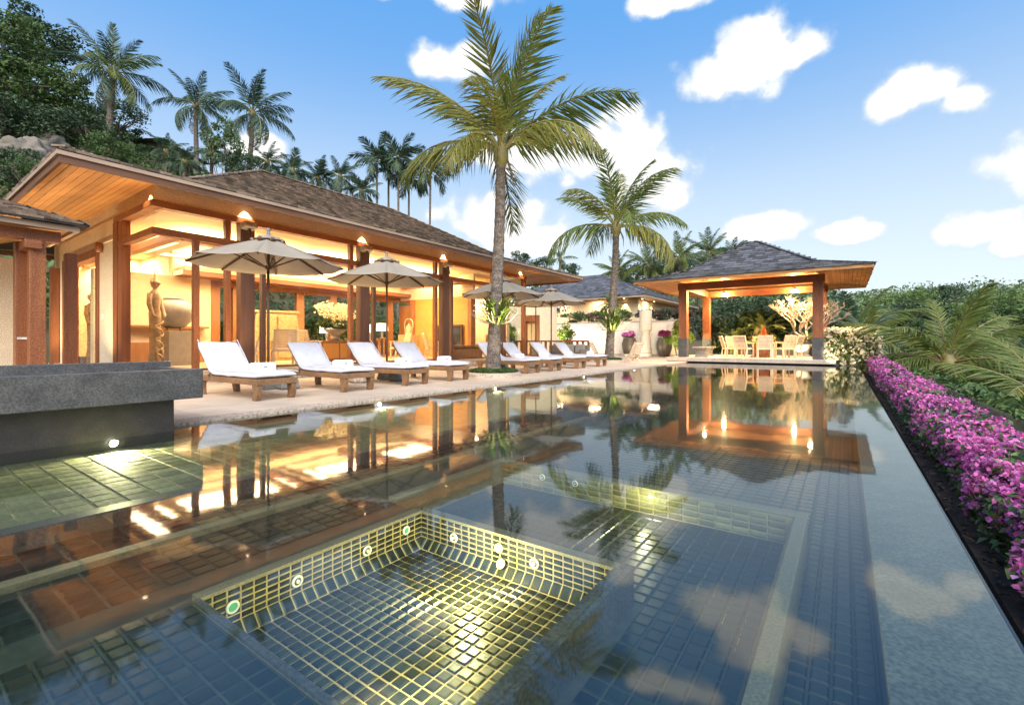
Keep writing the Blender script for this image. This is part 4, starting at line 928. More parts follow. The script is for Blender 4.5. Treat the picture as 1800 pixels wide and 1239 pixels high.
cl_ = MB(); q0 = pring(.39, PZ + .09); cl_.prism(q0, (0, 0, .02)); obj('ceiling', cl_, SOFFIT, pv)
for i, (x, y) in enumerate(((CX0 + .9, CY0 + .35), (CX1 - .3, CY0 + .32), (CX0 + 1.0, CY1 - .4), (CX1 - 1.2, CY1 - .5))):
    mb = MB(); mb.lathe([(.02, .08), (.09, .04), (.10, -.06), (.085, -.06)], 14, (x, y, 3.74), cap=False); o = obj('lamp_can', mb, BOXM, pv)
    mb = MB(); mb.lathe([(.085, -.055), (.0005, -.06)], 14, (x, y, 3.74), cap=False); obj('bulb', mb, LAMPE, o)
    lamp('SPOT', (x, y, 3.64), 850, (1, .68, .34), .06, spot=150, blend=.8, name='pavilion_light')
    lamp('POINT', (x, y, 3.60), 170, (1, .64, .30), .08, name='pavilion_light')

# dining set
TX, TY, TZ = -3.35, 25.75, .235
tb = thing('dining_table', 'round red-brown wooden dining table in the pavilion', 'table', (TX, TY, TZ))
obj('tabletop', MB().lathe([(.5, .70), (.93, .70), (.95, .72), (.95, .75), (.93, .765), (.01, .766)], 36), TABLEW, tb)
obj('pedestal', MB().lathe([(.48, 0), (.48, .06), (.36, .1), (.32, .5), (.46, .70)], 20), TABLEW, tb)
def make_chair():
    t = thing('dining_armchair', '', 'chair', (0, 0, 0), 0, 'slatted armchairs round the pavilion table'); w = .29
    for x, y in ((-w, -.27), (w, -.27), (-w, .25), (w, .25)):
        m = MB(); yy = -.06 if y < 0 else .0; m.bar((x, y + yy, 0), (x, y, .45), .05, .05); 
        if y < 0: m.bar((x, y, .45), (x * .97, y - .16, 1.0), .048, .05)
        else: m.bar((x, y, .45), (x, y - .01, .68), .045, .045)
        obj('leg', m, CHAIRW, t)
    m = MB(); m.bar((-w, -.27, .42), (w, -.27, .42), .03, .06); m.bar((-w, .25, .42), (w, .25, .42), .03, .06); m.bar((-w, -.27, .42), (-w, .25, .42), .03, .06); m.bar((w, -.27, .42), (w, .25, .42), .03, .06); obj('seat_frame', m, CHAIRW, t)
    for k in range(7): obj('seat_slat', MB().box(-w, w, -.27 + k * .077, -.21 + k * .077, .448, .468), CHAIRW, t)
    for s in (-1, 1): obj('armrest', MB().box(s * w - .035, s * w + .035, -.34, .30, .675, .705), CHAIRW, t, bevel=.008)
    for k in range(8):
        z = .52 + k * .062; y = -.27 - .16 * (z - .45) / .55; obj('back_slat', MB().box(-w + .02, w - .02, y - .012, y + .012, z - .022, z + .022), CHAIRW, t)
    y = -.27 - .16; obj('top_rail', MB().box(-w - .02, w + .02, y - .02, y + .02, .985, 1.04), CHAIRW, t, bevel=.006)
    return t
CHL = [('pale slatted armchair with its back to the pool, left of centre', 248), ('pale slatted armchair with its back to the pool, right of centre', 283), ('pale slatted armchair on the right side of the table, partly behind its neighbour', 340),
       ('pale slatted armchair at the near right of the table', 318), ('pale slatted armchair at the far right behind the table', 50), ('pale slatted armchair at the far side behind the flower centrepiece', 100),
       ('pale slatted armchair at the far left behind the table', 150), ('pale slatted armchair leftmost at the table, side on', 205)]
co = make_chair()
for i, (lab, a) in enumerate(CHL):
    c_ = co if i == 0 else copy_tree(co); a = R(a); rr = 1.42; c_.location = (TX + rr * math.cos(a), TY + rr * math.sin(a), TZ); c_.rotation_euler.z = a + R(90); c_['label'] = lab
fl = thing('flower_centrepiece', 'yellow and red flower centrepiece standing on the dining table', 'flowers', (TX + .12, TY, TZ + .766))
g = np.random.default_rng(2); n = 500; P = g.normal(size=(n, 3)) * (.16, .16, .05) + (0, 0, .12); obj('leaves', leaf_mesh('leaves', P, .16, mat('yellow_green_leaf', (.42, .42, .06), .5, (.25, .28, .04), 5, island=.3, trans=.3), up=.1, aspect=.25, seed=4), MATS['yellow_green_leaf'], fl)
n = 420; hh = g.random(n); P = np.stack([g.normal(size=n) * .10 * (1 - hh), g.normal(size=n) * .10 * (1 - hh), .18 + hh * .52], 1); obj('blossom', leaf_mesh('blossom', P, .07, mat('orange_petal', (.65, .16, .03), .6, (.45, .06, .02), 9, island=.4, trans=.3), seed=6, aspect=.7), MATS['orange_petal'], fl)
obj('bowl', MB().lathe([(.08, 0), (.2, .03), (.26, .09), (.24, .09), (.1, .04)], 18, cap=False), POTM, fl)
for (x, y, lab) in ((-5.75, 24.1, 'low grey carved stone stool beside the front left pavilion column'), (-1.75, 28.0, 'square mossy stone pedestal behind the right end of the dining table'), (-6.25, 27.7, 'grey stone stool by the rear left pavilion column')):
    t = thing('stone_stool', lab, 'stool', (x, y, TZ), .0); s = 1.25 if x > -2 else 1.0
    obj('top', MB().box(-.36 * s, .36 * s, -.36 * s, .36 * s, .40 * s, .50 * s), STONE, t, bevel=.02); obj('foot', MB().lathe([(.40 * s, 0), (.36 * s, .06), (.28 * s, .12), (.30 * s, .3), (.40 * s, .40 * s)], 4), STONE, t, rot=(0, 0, R(45)), bevel=.012)

# frangipani in a pot behind the table
fp = thing('frangipani_tree', 'bare pale-branched frangipani tree in a pot behind the pavilion table', 'tree', (-1.6, 29.0, .65)); g = random.Random(21); m = MB(); tips = []
def branch(p, d, L, r, lev):
    q = p + d * L; mid = p + d * L * .5 + Vector((g.uniform(-.05, .05), g.uniform(-.05, .05), .03)); m.tube([p, mid, q], [r, r * .9, r * .82], 6)
    if lev == 0: tips.append(q); return
    for k in range(3 if lev > 2 else 2 if g.random() < .75 else 3):
        a = g.uniform(0, 6.28); s = Vector((math.cos(a), math.sin(a), g.uniform(-.1, .5))) * .85; branch(q, (d * .75 + s + Vector((0, 0, .18))).normalized(), L * g.uniform(.68, .86), r * .72, lev - 1)
for a in (0.3, 1.7, 2.9, 4.2, 5.4): branch(Vector((0, 0, .3)), Vector((math.cos(a) * .8, math.sin(a) * .6, .75)).normalized(), .80, .062, 5)
obj('branches', m, PALEB, fp, recalc=False)
obj('pot', MB().lathe([(.22, -.42), (.36, -.2), (.42, .1), (.36, .3), (.38, .36), (.30, .34)], 20), POTM, fp, smooth=True)
n = 260; tp = np.array([tuple(q) for q in tips]); gg = np.random.default_rng(4); P = np.concatenate([tp[gg.integers(0, len(tp), 120)] + gg.normal(size=(120, 3)) * .05, gg.normal(size=(200, 3)) * (.3, .3, .15) + (0, 0, .5)])
obj('foliage', leaf_mesh('foliage', P, .13, LEAFL, seed=3), LEAFL, fp)
aim(lamp('SPOT', (-1.9, 27.4, .45), 170, (1, .85, .55), .05, spot=95, name='garden_light'), (-1.5, 29.2, 2.6))

# ------------------------------------------------------------------ shrubs and plants
def shrub(name, lab, loc, dims, n, size, m, seed, box=False, cat='shrub', group=None, up=.3, aspect=.5, flowers=None, fs=.1, fn=0, stem=True):
    t = thing(name, lab, cat, loc, 0, group)
    if box: P = box_points(n, dims, seed); P[:, 2] += dims[2] / 2
    else: P, _ = crown_points(n, 16, seed, .42); P = P * np.array(dims) / 2; P[:, 2] += dims[2] / 2
    tag(obj('foliage', leaf_mesh('foliage', P, size, m, up=up, aspect=aspect, seed=seed), m, t), kind='stuff')
    if fn:
        Q = (box_points(fn, [d * 1.05 for d in dims], seed + 1, 1.0) if box else crown_points(fn, 16, seed, .46)[0] * np.array(dims) / 2); Q[:, 2] += dims[2] / 2 + .02
        if not box: Q = Q[Q[:, 2] > dims[2] * .35]
        k = 5; Q = np.repeat(Q, k, 0) + np.random.default_rng(seed).normal(size=(len(Q) * k, 3)) * fs * .45
        tag(obj('blossom', leaf_mesh('blossom', Q, fs, flowers, up=.6, aspect=.8, seed=seed + 2), flowers, t), kind='stuff')
    if stem:
        m_ = MB()
        for k in range(5): a = k * 1.3; m_.tube([(.1 * math.cos(a), .1 * math.sin(a), 0), (dims[0] * .2 * math.cos(a), dims[1] * .2 * math.sin(a), dims[2] * .55)], [.03, .012], 5)
        obj('stem', m_, BARK, t)
    return t
shrub('flowering_hedge', 'square clipped shrub covered in cream flowers at the corner of the pool', (.2, 24.5, .02), (1.75, 1.5, 1.38), 7000, .085, LEAF, 31, True, 'shrub', None, flowers=PETALW, fs=.14, fn=560)
shrub('bright_shrub', 'bright lime green lit shrub behind the left pavilion columns', (-7.75, 27.3, 0), (2.2, 1.7, 2.5), 6500, .12, LEAFL, 33, False, up=.4, aspect=.3)
aim(lamp('SPOT', (-7.6, 25.2, .25), 420, (1, .92, .5), .05, spot=90, name='garden_light'), (-7.75, 27.3, 1.2)); aim(lamp('SPOT', (-.6, 22.9, .3), 60, (1, .86, .55), .05, spot=90, name='garden_light'), (.2, 24.5, .8))  # second spot is added to brighten the cream flower shrub
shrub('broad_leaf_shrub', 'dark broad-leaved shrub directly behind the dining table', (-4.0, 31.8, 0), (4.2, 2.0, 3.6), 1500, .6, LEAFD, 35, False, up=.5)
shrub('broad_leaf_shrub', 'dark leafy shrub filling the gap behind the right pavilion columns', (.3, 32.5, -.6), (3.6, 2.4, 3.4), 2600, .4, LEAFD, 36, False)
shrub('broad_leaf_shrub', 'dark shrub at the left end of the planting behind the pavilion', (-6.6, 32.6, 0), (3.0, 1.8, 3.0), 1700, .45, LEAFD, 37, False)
palm('sago_palm', 'short stocky palm directly behind the flower centrepiece', (-3.9, 30.6, 0), 1.55, 22, 1.7, ['cycad'], 41, .24, .26, (0, 0), 'low palms behind the pavilion', 75, -25)
palm('sago_palm', 'low palm behind the left side of the dining table', (-5.3, 30.7, 0), .8, 18, 1.5, ['cycad'], 42, .2, .22, (0, 0), 'low palms behind the pavilion', 75, -10)
palm('fan_palm', 'dark palm with drooping fronds behind the right pavilion column', (.9, 31.5, -1.0), 2.2, 18, 2.6, ['blue', 'green'], 43, .16, .15, (0, 0), 'low palms behind the pavilion', 75, -25)
for x, y in ((-3.9, 29.6), (-5.6, 29.7)): aim(lamp('SPOT', (x, y, .1), 110, (1, .85, .5), .05, spot=80, name='garden_light'), (x, y + 1.2, 1.5))

# ------------------------------------------------------------------ terrace wall, planter, pots and stone post
wl_ = thing('terrace_wall', 'long white plaster retaining wall behind the terrace with a flower bed on top', 'wall', (0, 0, 0))
obj('wall_body', MB().box(-18.6, -8.6, 31.5, 31.8, 0, 2.36), WHITEWALL, wl_); obj('wall_cap', MB().box(-18.65, -8.55, 31.46, 31.84, 2.36, 2.44), COPE, wl_, bevel=.01)
obj('pilaster', MB().box(-12.6, -12.3, 31.42, 31.5, 0, 2.36), WHITEWALL, wl_); obj('pilaster', MB().box(-9.6, -9.3, 31.42, 31.5, 0, 2.36), WHITEWALL, wl_)
obj('footing', MB().box(-18.6, -7.6, 31.2, 31.42, 0, .16), COPE, wl_)
obj('soil', MB().box(-18.6, -8.6, 31.8, 34.0, 1.6, 2.3), SOIL, wl_)
for i, (x, w, mm, lab) in enumerate(((-17.3, 2.6, None, 'leafy green bush on top of the white terrace wall, leftmost'), (-15.4, 1.8, BRACT, 'magenta flowering bush on top of the terrace wall left of the far palm'), (-13.3, 2.2, None, 'leafy bush on top of the terrace wall behind the far palm trunk'),
        (-11.6, 1.4, BRACTR, 'dark pink flowering bush on the terrace wall left of the stone post'), (-10.2, 1.8, BRACTR, 'dark crimson bush on the terrace wall right of the stone post'), (-8.9, 1.5, BRACTR, 'dark crimson bush at the right end of the terrace wall'))):
    shrub('wall_bush', lab, (x, 32.5, 2.25), (w, 1.2, 1.25), 1500, .13, LEAF if i < 3 else LEAFD, 60 + i, False, 'bush', 'bushes along the top of the terrace wall', flowers=mm, fs=.10, fn=70 if mm else 0)
for i, (x, mm, lab, fw) in enumerate(((-12.05, BRACT, 'dark tall pot of magenta flowers left of the stone post', 1.1), (-9.65, BRACTR, 'dark tall pot of crimson flowers right of the stone post', .95))):
    t = thing('flower_pot', lab, 'pot', (x, 30.75, .02), 0, 'flower pots beside the stone post')
    obj('pot', MB().lathe([(.28, 0), (.34, .05), (.48, .55), (.50, .85), (.40, 1.18), (.43, 1.25), (.36, 1.24), (.32, 1.1)], 24, cap=True), POTM, t, smooth=True)
    P, d = crown_points(1600, 10, 71 + i, .45, .6); P = P * (fw * .5, fw * .5, .36) + (0, 0, 1.5); tag(obj('blossom', leaf_mesh('blossom', P, .10, mm, seed=72 + i, aspect=.8), mm, t), kind='stuff')
    P, d = crown_points(500, 10, 71 + i, .4, .6); P = P * (fw * .45, fw * .45, .33) + (0, 0, 1.42); tag(obj('foliage', leaf_mesh('foliage', P, .12, LEAF, seed=75 + i), LEAF, t), kind='stuff')
t = thing('stone_post', 'tall carved pale stone post between the two flower pots', 'stone post', (-10.85, 30.6, .02)); 
obj('shaft', MB().lathe([(.42, 0), (.42, .22), (.34, .28), (.27, .9), (.23, 1.25), (.26, 1.55), (.36, 1.72)], 20), CREAMST, t); m = MB()
for k in range(7): m.lathe([(.45 - .022 * k, .30 + k * .16), (.40 - .018 * k, .38 + k * .16), (.37 - .016 * k, .455 + k * .16)], 20)
obj('carved_ring', m, CREAMST, t)
obj('head', MB().lathe([(.32, 1.70), (.41, 1.78), (.41, 3.02), (.39, 3.06), (.01, 3.07)], 24), CREAMST, t, bevel=.01)
# far villa with slate hip roof
fv = thing('garden_house', 'far house with grey slate hip roof and lit cream walls behind the terrace wall', 'house', (0, 0, 0))
fx1, fy0, fz = -12.1, 34.1, 4.55
q0 = [(-28, fy0, fz), (fx1, fy0, fz), (fx1, 50, fz), (-28, 50, fz)]; q1 = [(-21.0, 40.5, fz + 2.75), (-18.6, 40.5, fz + 2.75), (-18.6, 43.5, fz + 2.75), (-21.0, 43.5, fz + 2.75)]
m = MB(); m.add(q0 + q1, [(i, (i + 1) % 4, 4 + (i + 1) % 4, 4 + i) for i in range(4)] + [(4, 5, 6, 7)]); fr_ = obj('roof', m, ROOFB, fv, recalc=False); jn = MB()
shingles(fr_, q0[0], q0[1], q1[1], q1[0], 22, .34, None, None, join=jn); shingles(fr_, q0[1], q0[2], q1[2], q1[1], 22, .34, None, None, join=jn); tag(obj('shingle_field', jn, SLATES, fr_, recalc=False), kind='stuff')
obj('eave_trim', ring(-28, fx1 - .02, fy0 + .02, 50, fz - .16, fz - .01, .06), TRIM, fv)
obj('soffit', MB().box(-28, fx1 - .08, fy0 + .08, 50, fz - .10, fz - .06), SOFFIT, fv)
obj('wall', MB().box(-28, fx1 - 1.4, fy0 + 1.3, 49, 0, fz - .1), PLASTER, fv)
obj('wall_pier', MB().box(fx1 - 1.42, fx1 - 1.1, fy0 + 1.25, fy0 + 1.6, 0, fz - .1), PLASTER, fv)
for (x, y, tx, ty) in ((-15.6, fy0 + 1.05, -15.6, fy0 + 1.3), (-14.2, fy0 + 1.05, -14.2, fy0 + 1.3), (fx1 - 1.15, 36.6, fx1 - 1.4, 36.6), (fx1 - 1.15, 39.5, fx1 - 1.4, 39.5)):
    mb = MB(); mb.lathe([(.07, 0), (.0005, -.01)], 12, (x, y, fz - .11), cap=False); obj('bulb', mb, LAMPE, fv)
    aim(lamp('SPOT', (x, y, fz - .13), 130, (1, .8, .5), .03, spot=60, blend=.4, name='wall_light'), (tx * .6 + x * .4, ty * .6 + y * .4, 2.5))
for (x, y) in ((-20, fy0 + .6), (-16.5, fy0 + .6), (fx1 - .7, 38)): lamp('AREA', (x, y, fz - .15), 55, WARM, .8, name='wall_light')
# carved door wall with lit bushes beyond the last umbrellas
cd = thing('garden_wall', 'cream garden wall with carved teak door between palms behind the umbrellas', 'wall', (0, 0, 0))
obj('wall_body', MB().box(-25, -17.6, 26.0, 26.3, 0, 3.6).box(-16.4, -15.2, 26.0, 26.3, 0, 3.6).box(-17.6, -16.4, 26.0, 26.3, 2.75, 3.6), PLASTER, cd)
dd = obj('door', MB().box(-17.6, -16.4, 26.1, 26.2, 0, 2.75), ORANGE, cd); obj('door_frame', MB().box(-17.68, -17.4, 25.95, 26.1, 0, 2.75).box(-16.6, -16.32, 25.95, 26.1, 0, 2.75).box(-17.4, -16.6, 25.95, 26.1, 2.35, 2.75), TEAK, dd); obj('carved_panel', MB().box(-17.3, -17.05, 26.06, 26.1, .2, 2.2).box(-16.95, -16.7, 26.06, 26.1, .2, 2.2), GOLDW, dd)
shrub('lit_shrub', 'pale lit shrub beside the carved garden door', (-18.6, 25.2, 0), (1.9, 1.4, 2.6), 1800, .16, LEAFL, 81, False, group='lit shrubs by the garden door')
shrub('lit_shrub', 'pale lit shrub in the gap between garden door wall and terrace wall', (-15.6, 28.4, 0), (1.5, 1.4, 2.6), 1500, .16, LEAFL, 82, False, group='lit shrubs by the garden door')
palm('areca_palm', 'lit golden green bushy palm beside the end of the villa', (-15.2, 19.5, 0), 1.1, 16, 1.7, ['cycad', 'areca'], 83, .1, .09, (0, 0), None, 80, 0)
lamp('POINT', (-18.2, 24.6, 1.2), 90, (1, .8, .45), .1, name='garden_light'); lamp('POINT', (-15.9, 27.6, 1.4), 120, (1, .85, .55), .1, name='garden_light'); lamp('POINT', (-14.4, 18.9, 1.3), 45, (1, .8, .4), .1, name='garden_light')
aim(lamp('SPOT', (-16.5, 29.3, .3), 160, (1, .82, .55), .05, spot=120, name='garden_light'), (-15.2, 31.5, 1.5))
aim(lamp('SPOT', (-11.0, 29.0, .2), 90, (1, .86, .62), .3, spot=130, name='garden_light'), (-11.0, 31.5, 1.5))
shrub('climbing_bush', 'violet bougainvillea rising above the last umbrellas', (-17.2, 27.4, 2.2), (4.0, 1.6, 2.3), 2200, .16, LEAFD, 84, False, 'bush', flowers=BRACTP, fs=.13, fn=120)
palm('dracaena', 'spiky dragon tree behind the far palm trunk', (-14.3, 32.9, 2.2), 1.5, 34, 1.2, ['cycad'], 85, .09, .08, (0, 0), None, 88, -35, 'tree')
palm('dracaena', 'spiky low plant below the dragon tree', (-14.9, 32.5, 2.2), .4, 28, 1.0, ['cycad'], 86, .09, .08, (0, 0), None, 88, -20, 'plant')
# timber rail, wicker sofa, deck chairs
rl = thing('timber_rail', 'low timber balustrade behind the last loungers', 'railing', (0, 0, 0)); m = MB()
obj('top_rail', MB().box(-15.4, -10.35, 20.95, 21.1, .98, 1.06), TEAKH, rl); obj('bottom_rail', MB().box(-15.4, -10.35, 21.0, 21.06, .2, .26), TEAKH, rl)
for k in range(17): obj('baluster', MB().box(-15.35 + k * .31, -15.25 + k * .31, 20.98, 21.07, .02, .98), TEAK, rl)
sf = thing('wicker_sofa', 'low grey wicker sofa with striped cushions beyond the last lounger', 'sofa', (-10.2, 19.2, .028)); obj('seat', MB().box(-1.5, .6, -.4, .4, .1, .42), WICKER, sf, bevel=.03); obj('back', MB().box(-1.5, .6, .28, .42, .42, .80), WICKER, sf, bevel=.04); obj('arm', MB().box(.48, .62, -.4, .4, .3, .62), WICKER, sf, bevel=.03)
for x in (-.3, .25): obj('cushion', MB().box(x - .26, x + .24, .1, .26, .42, .84), PEDM, sf, bevel=.05)
def deck_chair(x, y, rz, lab):
    t = thing('garden_chair', lab, 'chair', (x, y, .028), rz, 'low slatted garden chairs by the far palm')
    for s in (-.3, .3):
        m = MB(); m.bar((-.32, s, 0), (.28, s, .40), .04, .05); m.bar((.30, s, 0), (-.1, s, .34), .04, .05); m.bar((.12, s, .25), (.5, s, .95), .04, .05); obj('side_frame', m, CHAIRW, t)
    for k in range(6): obj('seat_slat', MB().box(-.34 + k * .09, -.27 + k * .09, -.3, .3, .36 - k * .012, .375 - k * .012), CHAIRW, t)
    for k in range(6): z = .42 + k * .09; xx = .12 + .38 * (z - .25) / .7; obj('back_slat', MB().box(xx - .012, xx + .012, -.3, .3, z - .032, z + .032), CHAIRW, t)
deck_chair(-8.1, 20.9, -.35, 'low slatted garden chair right of the far palm trunk'); deck_chair(-9.9, 21.4, 3.3, 'low slatted garden chair left of the far palm trunk')

# ------------------------------------------------------------------ bougainvillea hedge along the infinity edge
bh = thing('bougainvillea_hedge', 'long hedge of magenta bougainvillea running beside the infinity edge', 'hedge', (0, 0, 0))
def hedge_pts(n, seed, lo, ymin=.75, ymax=24.5):
    g = np.random.default_rng(seed); y = np.exp(g.uniform(math.log(ymin), math.log(ymax), n)); s = g.random(n); P = np.zeros((n, 3)); keep = np.ones(n, bool); O = np.zeros((n, 3))
    for i in range(n):
        top = .0 + .011 * y[i]; b = .17 * mnoise.noise(Vector((s[i] * 3.2, y[i] * 1.7, seed % 2))) + .06 * mnoise.noise(Vector((s[i] * 8, y[i] * 4.5, 9)))
        if s[i] < .36:
            u = s[i] / .36; z = -.30 + (top + .30) * u; x = .79 - .09 * math.sin(math.pi * min(u, .9)) - b * .7 - .03; h = u; O[i] = (-.9, 0, .2)
        elif s[i] < .86:
            u = (s[i] - .36) / .5; x = .70 + .56 * u; z = top + .05 * math.sin(math.pi * u) + b * .9; h = 1; O[i] = (0, 0, .9)
        else:
            u = (s[i] - .86) / .14; x = 1.25 + b; z = top - .5 * u; h = 1 - u * .5; O[i] = (.9, 0, .2)
        q = mnoise.noise(Vector((x * 2.4, y[i] * 1.6, 5))) + .4 * mnoise.noise(Vector((x * 7, y[i] * 6, 2)))
        if lo: keep[i] = (h < .45) or g.random() < .5 or q > .12
        else: keep[i] = (h > .72 or g.random() < (h - .22) * 1.3) and q < .30 and mnoise.noise(Vector((x * 13, y[i] * 13, s[i] * 20))) > -.2
        P[i] = (x, y[i], z)
    P += g.normal(size=(n, 3)) * .018; P[:, 0] += .07
    return P[keep], O[keep], y[keep]
for lo, n, mm, sz_, nm in ((False, 74000, BRACT, .032, 'blossom'), (False, 16000, BRACTP, .030, 'blossom'), (True, 13000, LEAF, .052, 'foliage'), (True, 6000, LEAFD, .06, 'foliage')):
    P, O, yy = hedge_pts(n, n % 97, lo)
    if nm == 'blossom':
        P = P + (0, 0, .012)
    tag(obj(nm, leaf_mesh(nm, P, sz_ * (1 + .04 * yy), mm, up=.3, aspect=.78 if nm == 'blossom' else .55, outd=O * .8, seed=n), mm, bh), kind='stuff')
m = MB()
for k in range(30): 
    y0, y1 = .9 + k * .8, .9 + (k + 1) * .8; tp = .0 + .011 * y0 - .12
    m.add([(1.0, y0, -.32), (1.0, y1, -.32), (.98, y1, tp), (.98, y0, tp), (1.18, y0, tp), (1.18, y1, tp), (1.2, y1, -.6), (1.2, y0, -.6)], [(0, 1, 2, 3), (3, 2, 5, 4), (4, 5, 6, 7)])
obj('light_block_core', m, LEAFD, bh, recalc=False)  # dark core added inside the hedge to block light
g = random.Random(3); m = MB()
for k in range(90):
    y = math.exp(g.uniform(0, math.log(20))); m.tube([(.98, y, -.32), (.92 + g.uniform(-.05, .05), y + g.uniform(-.1, .1), -.16), (.84 + g.uniform(-.06, .08), y + g.uniform(-.2, .2), .0)], [.010, .008, .004], 5)
obj('stem', m, BARK, bh)

# ------------------------------------------------------------------ planting seen by direction and distance
CT, ST = math.cos(TH), math.sin(TH)
def at(px, d):
    r = (px - 900) / 820 * d; return -ST * d + CT * r, CT * d + ST * r
def zat(py, d): return .95 + (602 - py) / 820 * d
CROWNS = {}
def tree(name, lab, px, py, d, r, m, seed, n=2600, group=None, size=.34, squash=.85):
    x, y = at(px, d); z = zat(py, d); gz_ = ground_z(x, y)
    h = max(z - gz_, r * .4); t = thing(name, lab, 'tree', (x, y, gz_), 0, group); g = random.Random(seed); mb = MB()
    mb.tube([(0, 0, -.5), (g.uniform(-.3, .3), g.uniform(-.3, .3), h * .5), (0, 0, h)], [.05 * r + .08, .04 * r + .05, .03 * r], 8)
    for k in range(6):
        a = g.uniform(0, 6.28); mb.tube([(0, 0, h * .55), (math.cos(a) * r * .35, math.sin(a) * r * .35, h * .55 + r * .35), (math.cos(a) * r * .75, math.sin(a) * r * .75, h + g.uniform(-.2, .5) * r)], [.025 * r + .03, .018 * r, .006 * r], 6)
    obj('trunk', mb, BARK, t)
    key = (seed % 4, n, m.name)
    if key not in CROWNS:
        P, dd = crown_points(n, 26, 100 + seed % 4, .34, .8); CROWNS[key] = leaf_mesh('crown', P, size / 4.0, m, up=.4, outd=dd * .4, seed=seed)
    c = link('crown', CROWNS[key], t, (0, 0, h), (0, 0, g.uniform(0, 6.28)), (r, r, r * squash)); c['kind'] = 'stuff'
    return t
G1 = 'trees on the hillside above the villa'
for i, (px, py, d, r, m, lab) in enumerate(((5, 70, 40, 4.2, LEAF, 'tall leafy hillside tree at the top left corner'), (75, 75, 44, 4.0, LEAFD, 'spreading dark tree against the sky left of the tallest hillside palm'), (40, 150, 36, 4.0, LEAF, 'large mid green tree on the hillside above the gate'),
        (110, 175, 38, 3.4, LEAF, 'rounded green tree below the tallest hillside palm'), (60, 225, 31, 2.6, LEAFD, 'dark tree just above the hillside boulders'), (150, 225, 34, 2.4, LEAFD, 'dark tree behind the near corner of the villa roof'),
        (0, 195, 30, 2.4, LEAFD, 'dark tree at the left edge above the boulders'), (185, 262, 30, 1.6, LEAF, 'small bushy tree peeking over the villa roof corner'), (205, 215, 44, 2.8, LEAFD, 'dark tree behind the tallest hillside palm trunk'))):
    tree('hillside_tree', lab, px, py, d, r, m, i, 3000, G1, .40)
for i, (px, py, d, r, lab) in enumerate(((52, 300, 23.5, .9, 'grey green bush among the boulders'), (28, 318, 24, .9, 'small green bush below the boulders'), (205, 275, 31, 1.2, 'low green bush in front of the hill house'), (28, 285, 24, 1.1, 'green bush in front of the large boulder'), (395, 255, 32, 1.5, 'tall narrow bush between the two middle hillside palms'), (430, 290, 31, 1.3, 'bush under the third hillside palm'))):
    tree('hillside_bush', lab, px, py, d, r, LEAF if i % 2 == 0 else LEAFD, i + 1, 1500, 'bushes on the hillside', .5, 1.0 if i != 4 else 1.5)
def boulder(px, py, d, r, lab, seed):
    x, y = at(px, d); z = zat(py, d); m = MB(); N, M = 40, 24
    for i in range(M + 1):
        for k in range(N):
            a, e = 2 * math.pi * k / N, math.pi * (i / M - .5); p = Vector((math.cos(a) * math.cos(e), math.sin(a) * math.cos(e), math.sin(e))); s = r * (1 + .55 * mnoise.noise(p * 1.5 + Vector((seed, 0, 0))) + .25 * mnoise.noise(p * 3.6 + Vector((0, seed, 0))) + .10 * mnoise.noise(p * 9 + Vector((0, 0, seed)))); m.v.append(tuple(p * s))
    m.f = [(i * N + k, i * N + (k + 1) % N, (i + 1) * N + (k + 1) % N, (i + 1) * N + k) for i in range(M) for k in range(N)]
    return tag(obj('boulder', m, ROCK, smooth=True, loc=(x, y, z)), lab, 'boulder', 'boulders on the hillside')
for i, a in enumerate(((5, 300, 27, 1.7, 'large pale boulder at the left edge of the hillside'), (45, 285, 29, 1.6, 'brown tinted boulder right of the large pale boulder'), (12, 255, 31, 1.5, 'weathered boulder under the hillside trees'), (40, 325, 25, 1.0, 'small boulder just above the gate roof'), (85, 262, 31, 1.2, 'grey boulder behind the villa eave corner'))): boulder(a[0], a[1], a[2], a[3] * .8, a[4], i * 3.7)
x, y = at(262, 50); hz_ = zat(268, 50); hh_ = thing('hill_house', 'small dark roofed house high on the hillside behind the villa', 'house', (x, y, hz_), .55); obj('wall', MB().box(-3.4, 3.4, -2.5, 2.5, -4.5, 0), STONE, hh_); obj('window', MB().box(-1.5, 1.5, -2.53, -2.5, -1.6, -.5), DARKPIC, hh_)
m = MB(); m.add([(-4.4, -3.5, -.1), (4.4, -3.5, -.1), (4.4, 3.5, -.1), (-4.4, 3.5, -.1), (-1.5, 0, 1.3), (1.5, 0, 1.3)], [(0, 1, 5, 4), (1, 2, 5), (2, 3, 4, 5), (3, 0, 4), (3, 2, 1, 0)]); obj('roof', m, SHING, hh_, recalc=False)
def palm_at(name, lab, px, py, d, n, L, keys, seed, r0=.17, r1=.12, lean=(0, 0), group=None, el0=78, el1=-30, mn=.5):
    x, y = at(px, d); gz_ = ground_z(x, y); h = max(mn, zat(py, d) - gz_); return palm(name, lab, (x, y, gz_ - .1), h, n, L, keys, seed, r0, r1, lean, group, el0, el1)
GP = 'coconut palms on the hillside'
palm_at('coconut_palm', 'tallest hillside coconut palm, standing against the leafy trees', 190, 128, 38, 22, 4.3, ['blue', 'green'], 101, .26, .19, (.3, .2), GP, 84, -42)
palm_at('coconut_palm', 'second hillside coconut palm with a leaning neighbour to its right', 345, 188, 42, 18, 3.7, ['blue'], 102, .22, .16, (.2, -.1), GP, 80, -35)
palm_at('coconut_palm', 'third hillside coconut palm, leaning right, in front of a small cloud', 432, 200, 38, 18, 4.0, ['blue'], 103, .22, .17, (.5, .3), GP, 82, -38)
GA = 'slender palms in a clump behind the villa ridge'
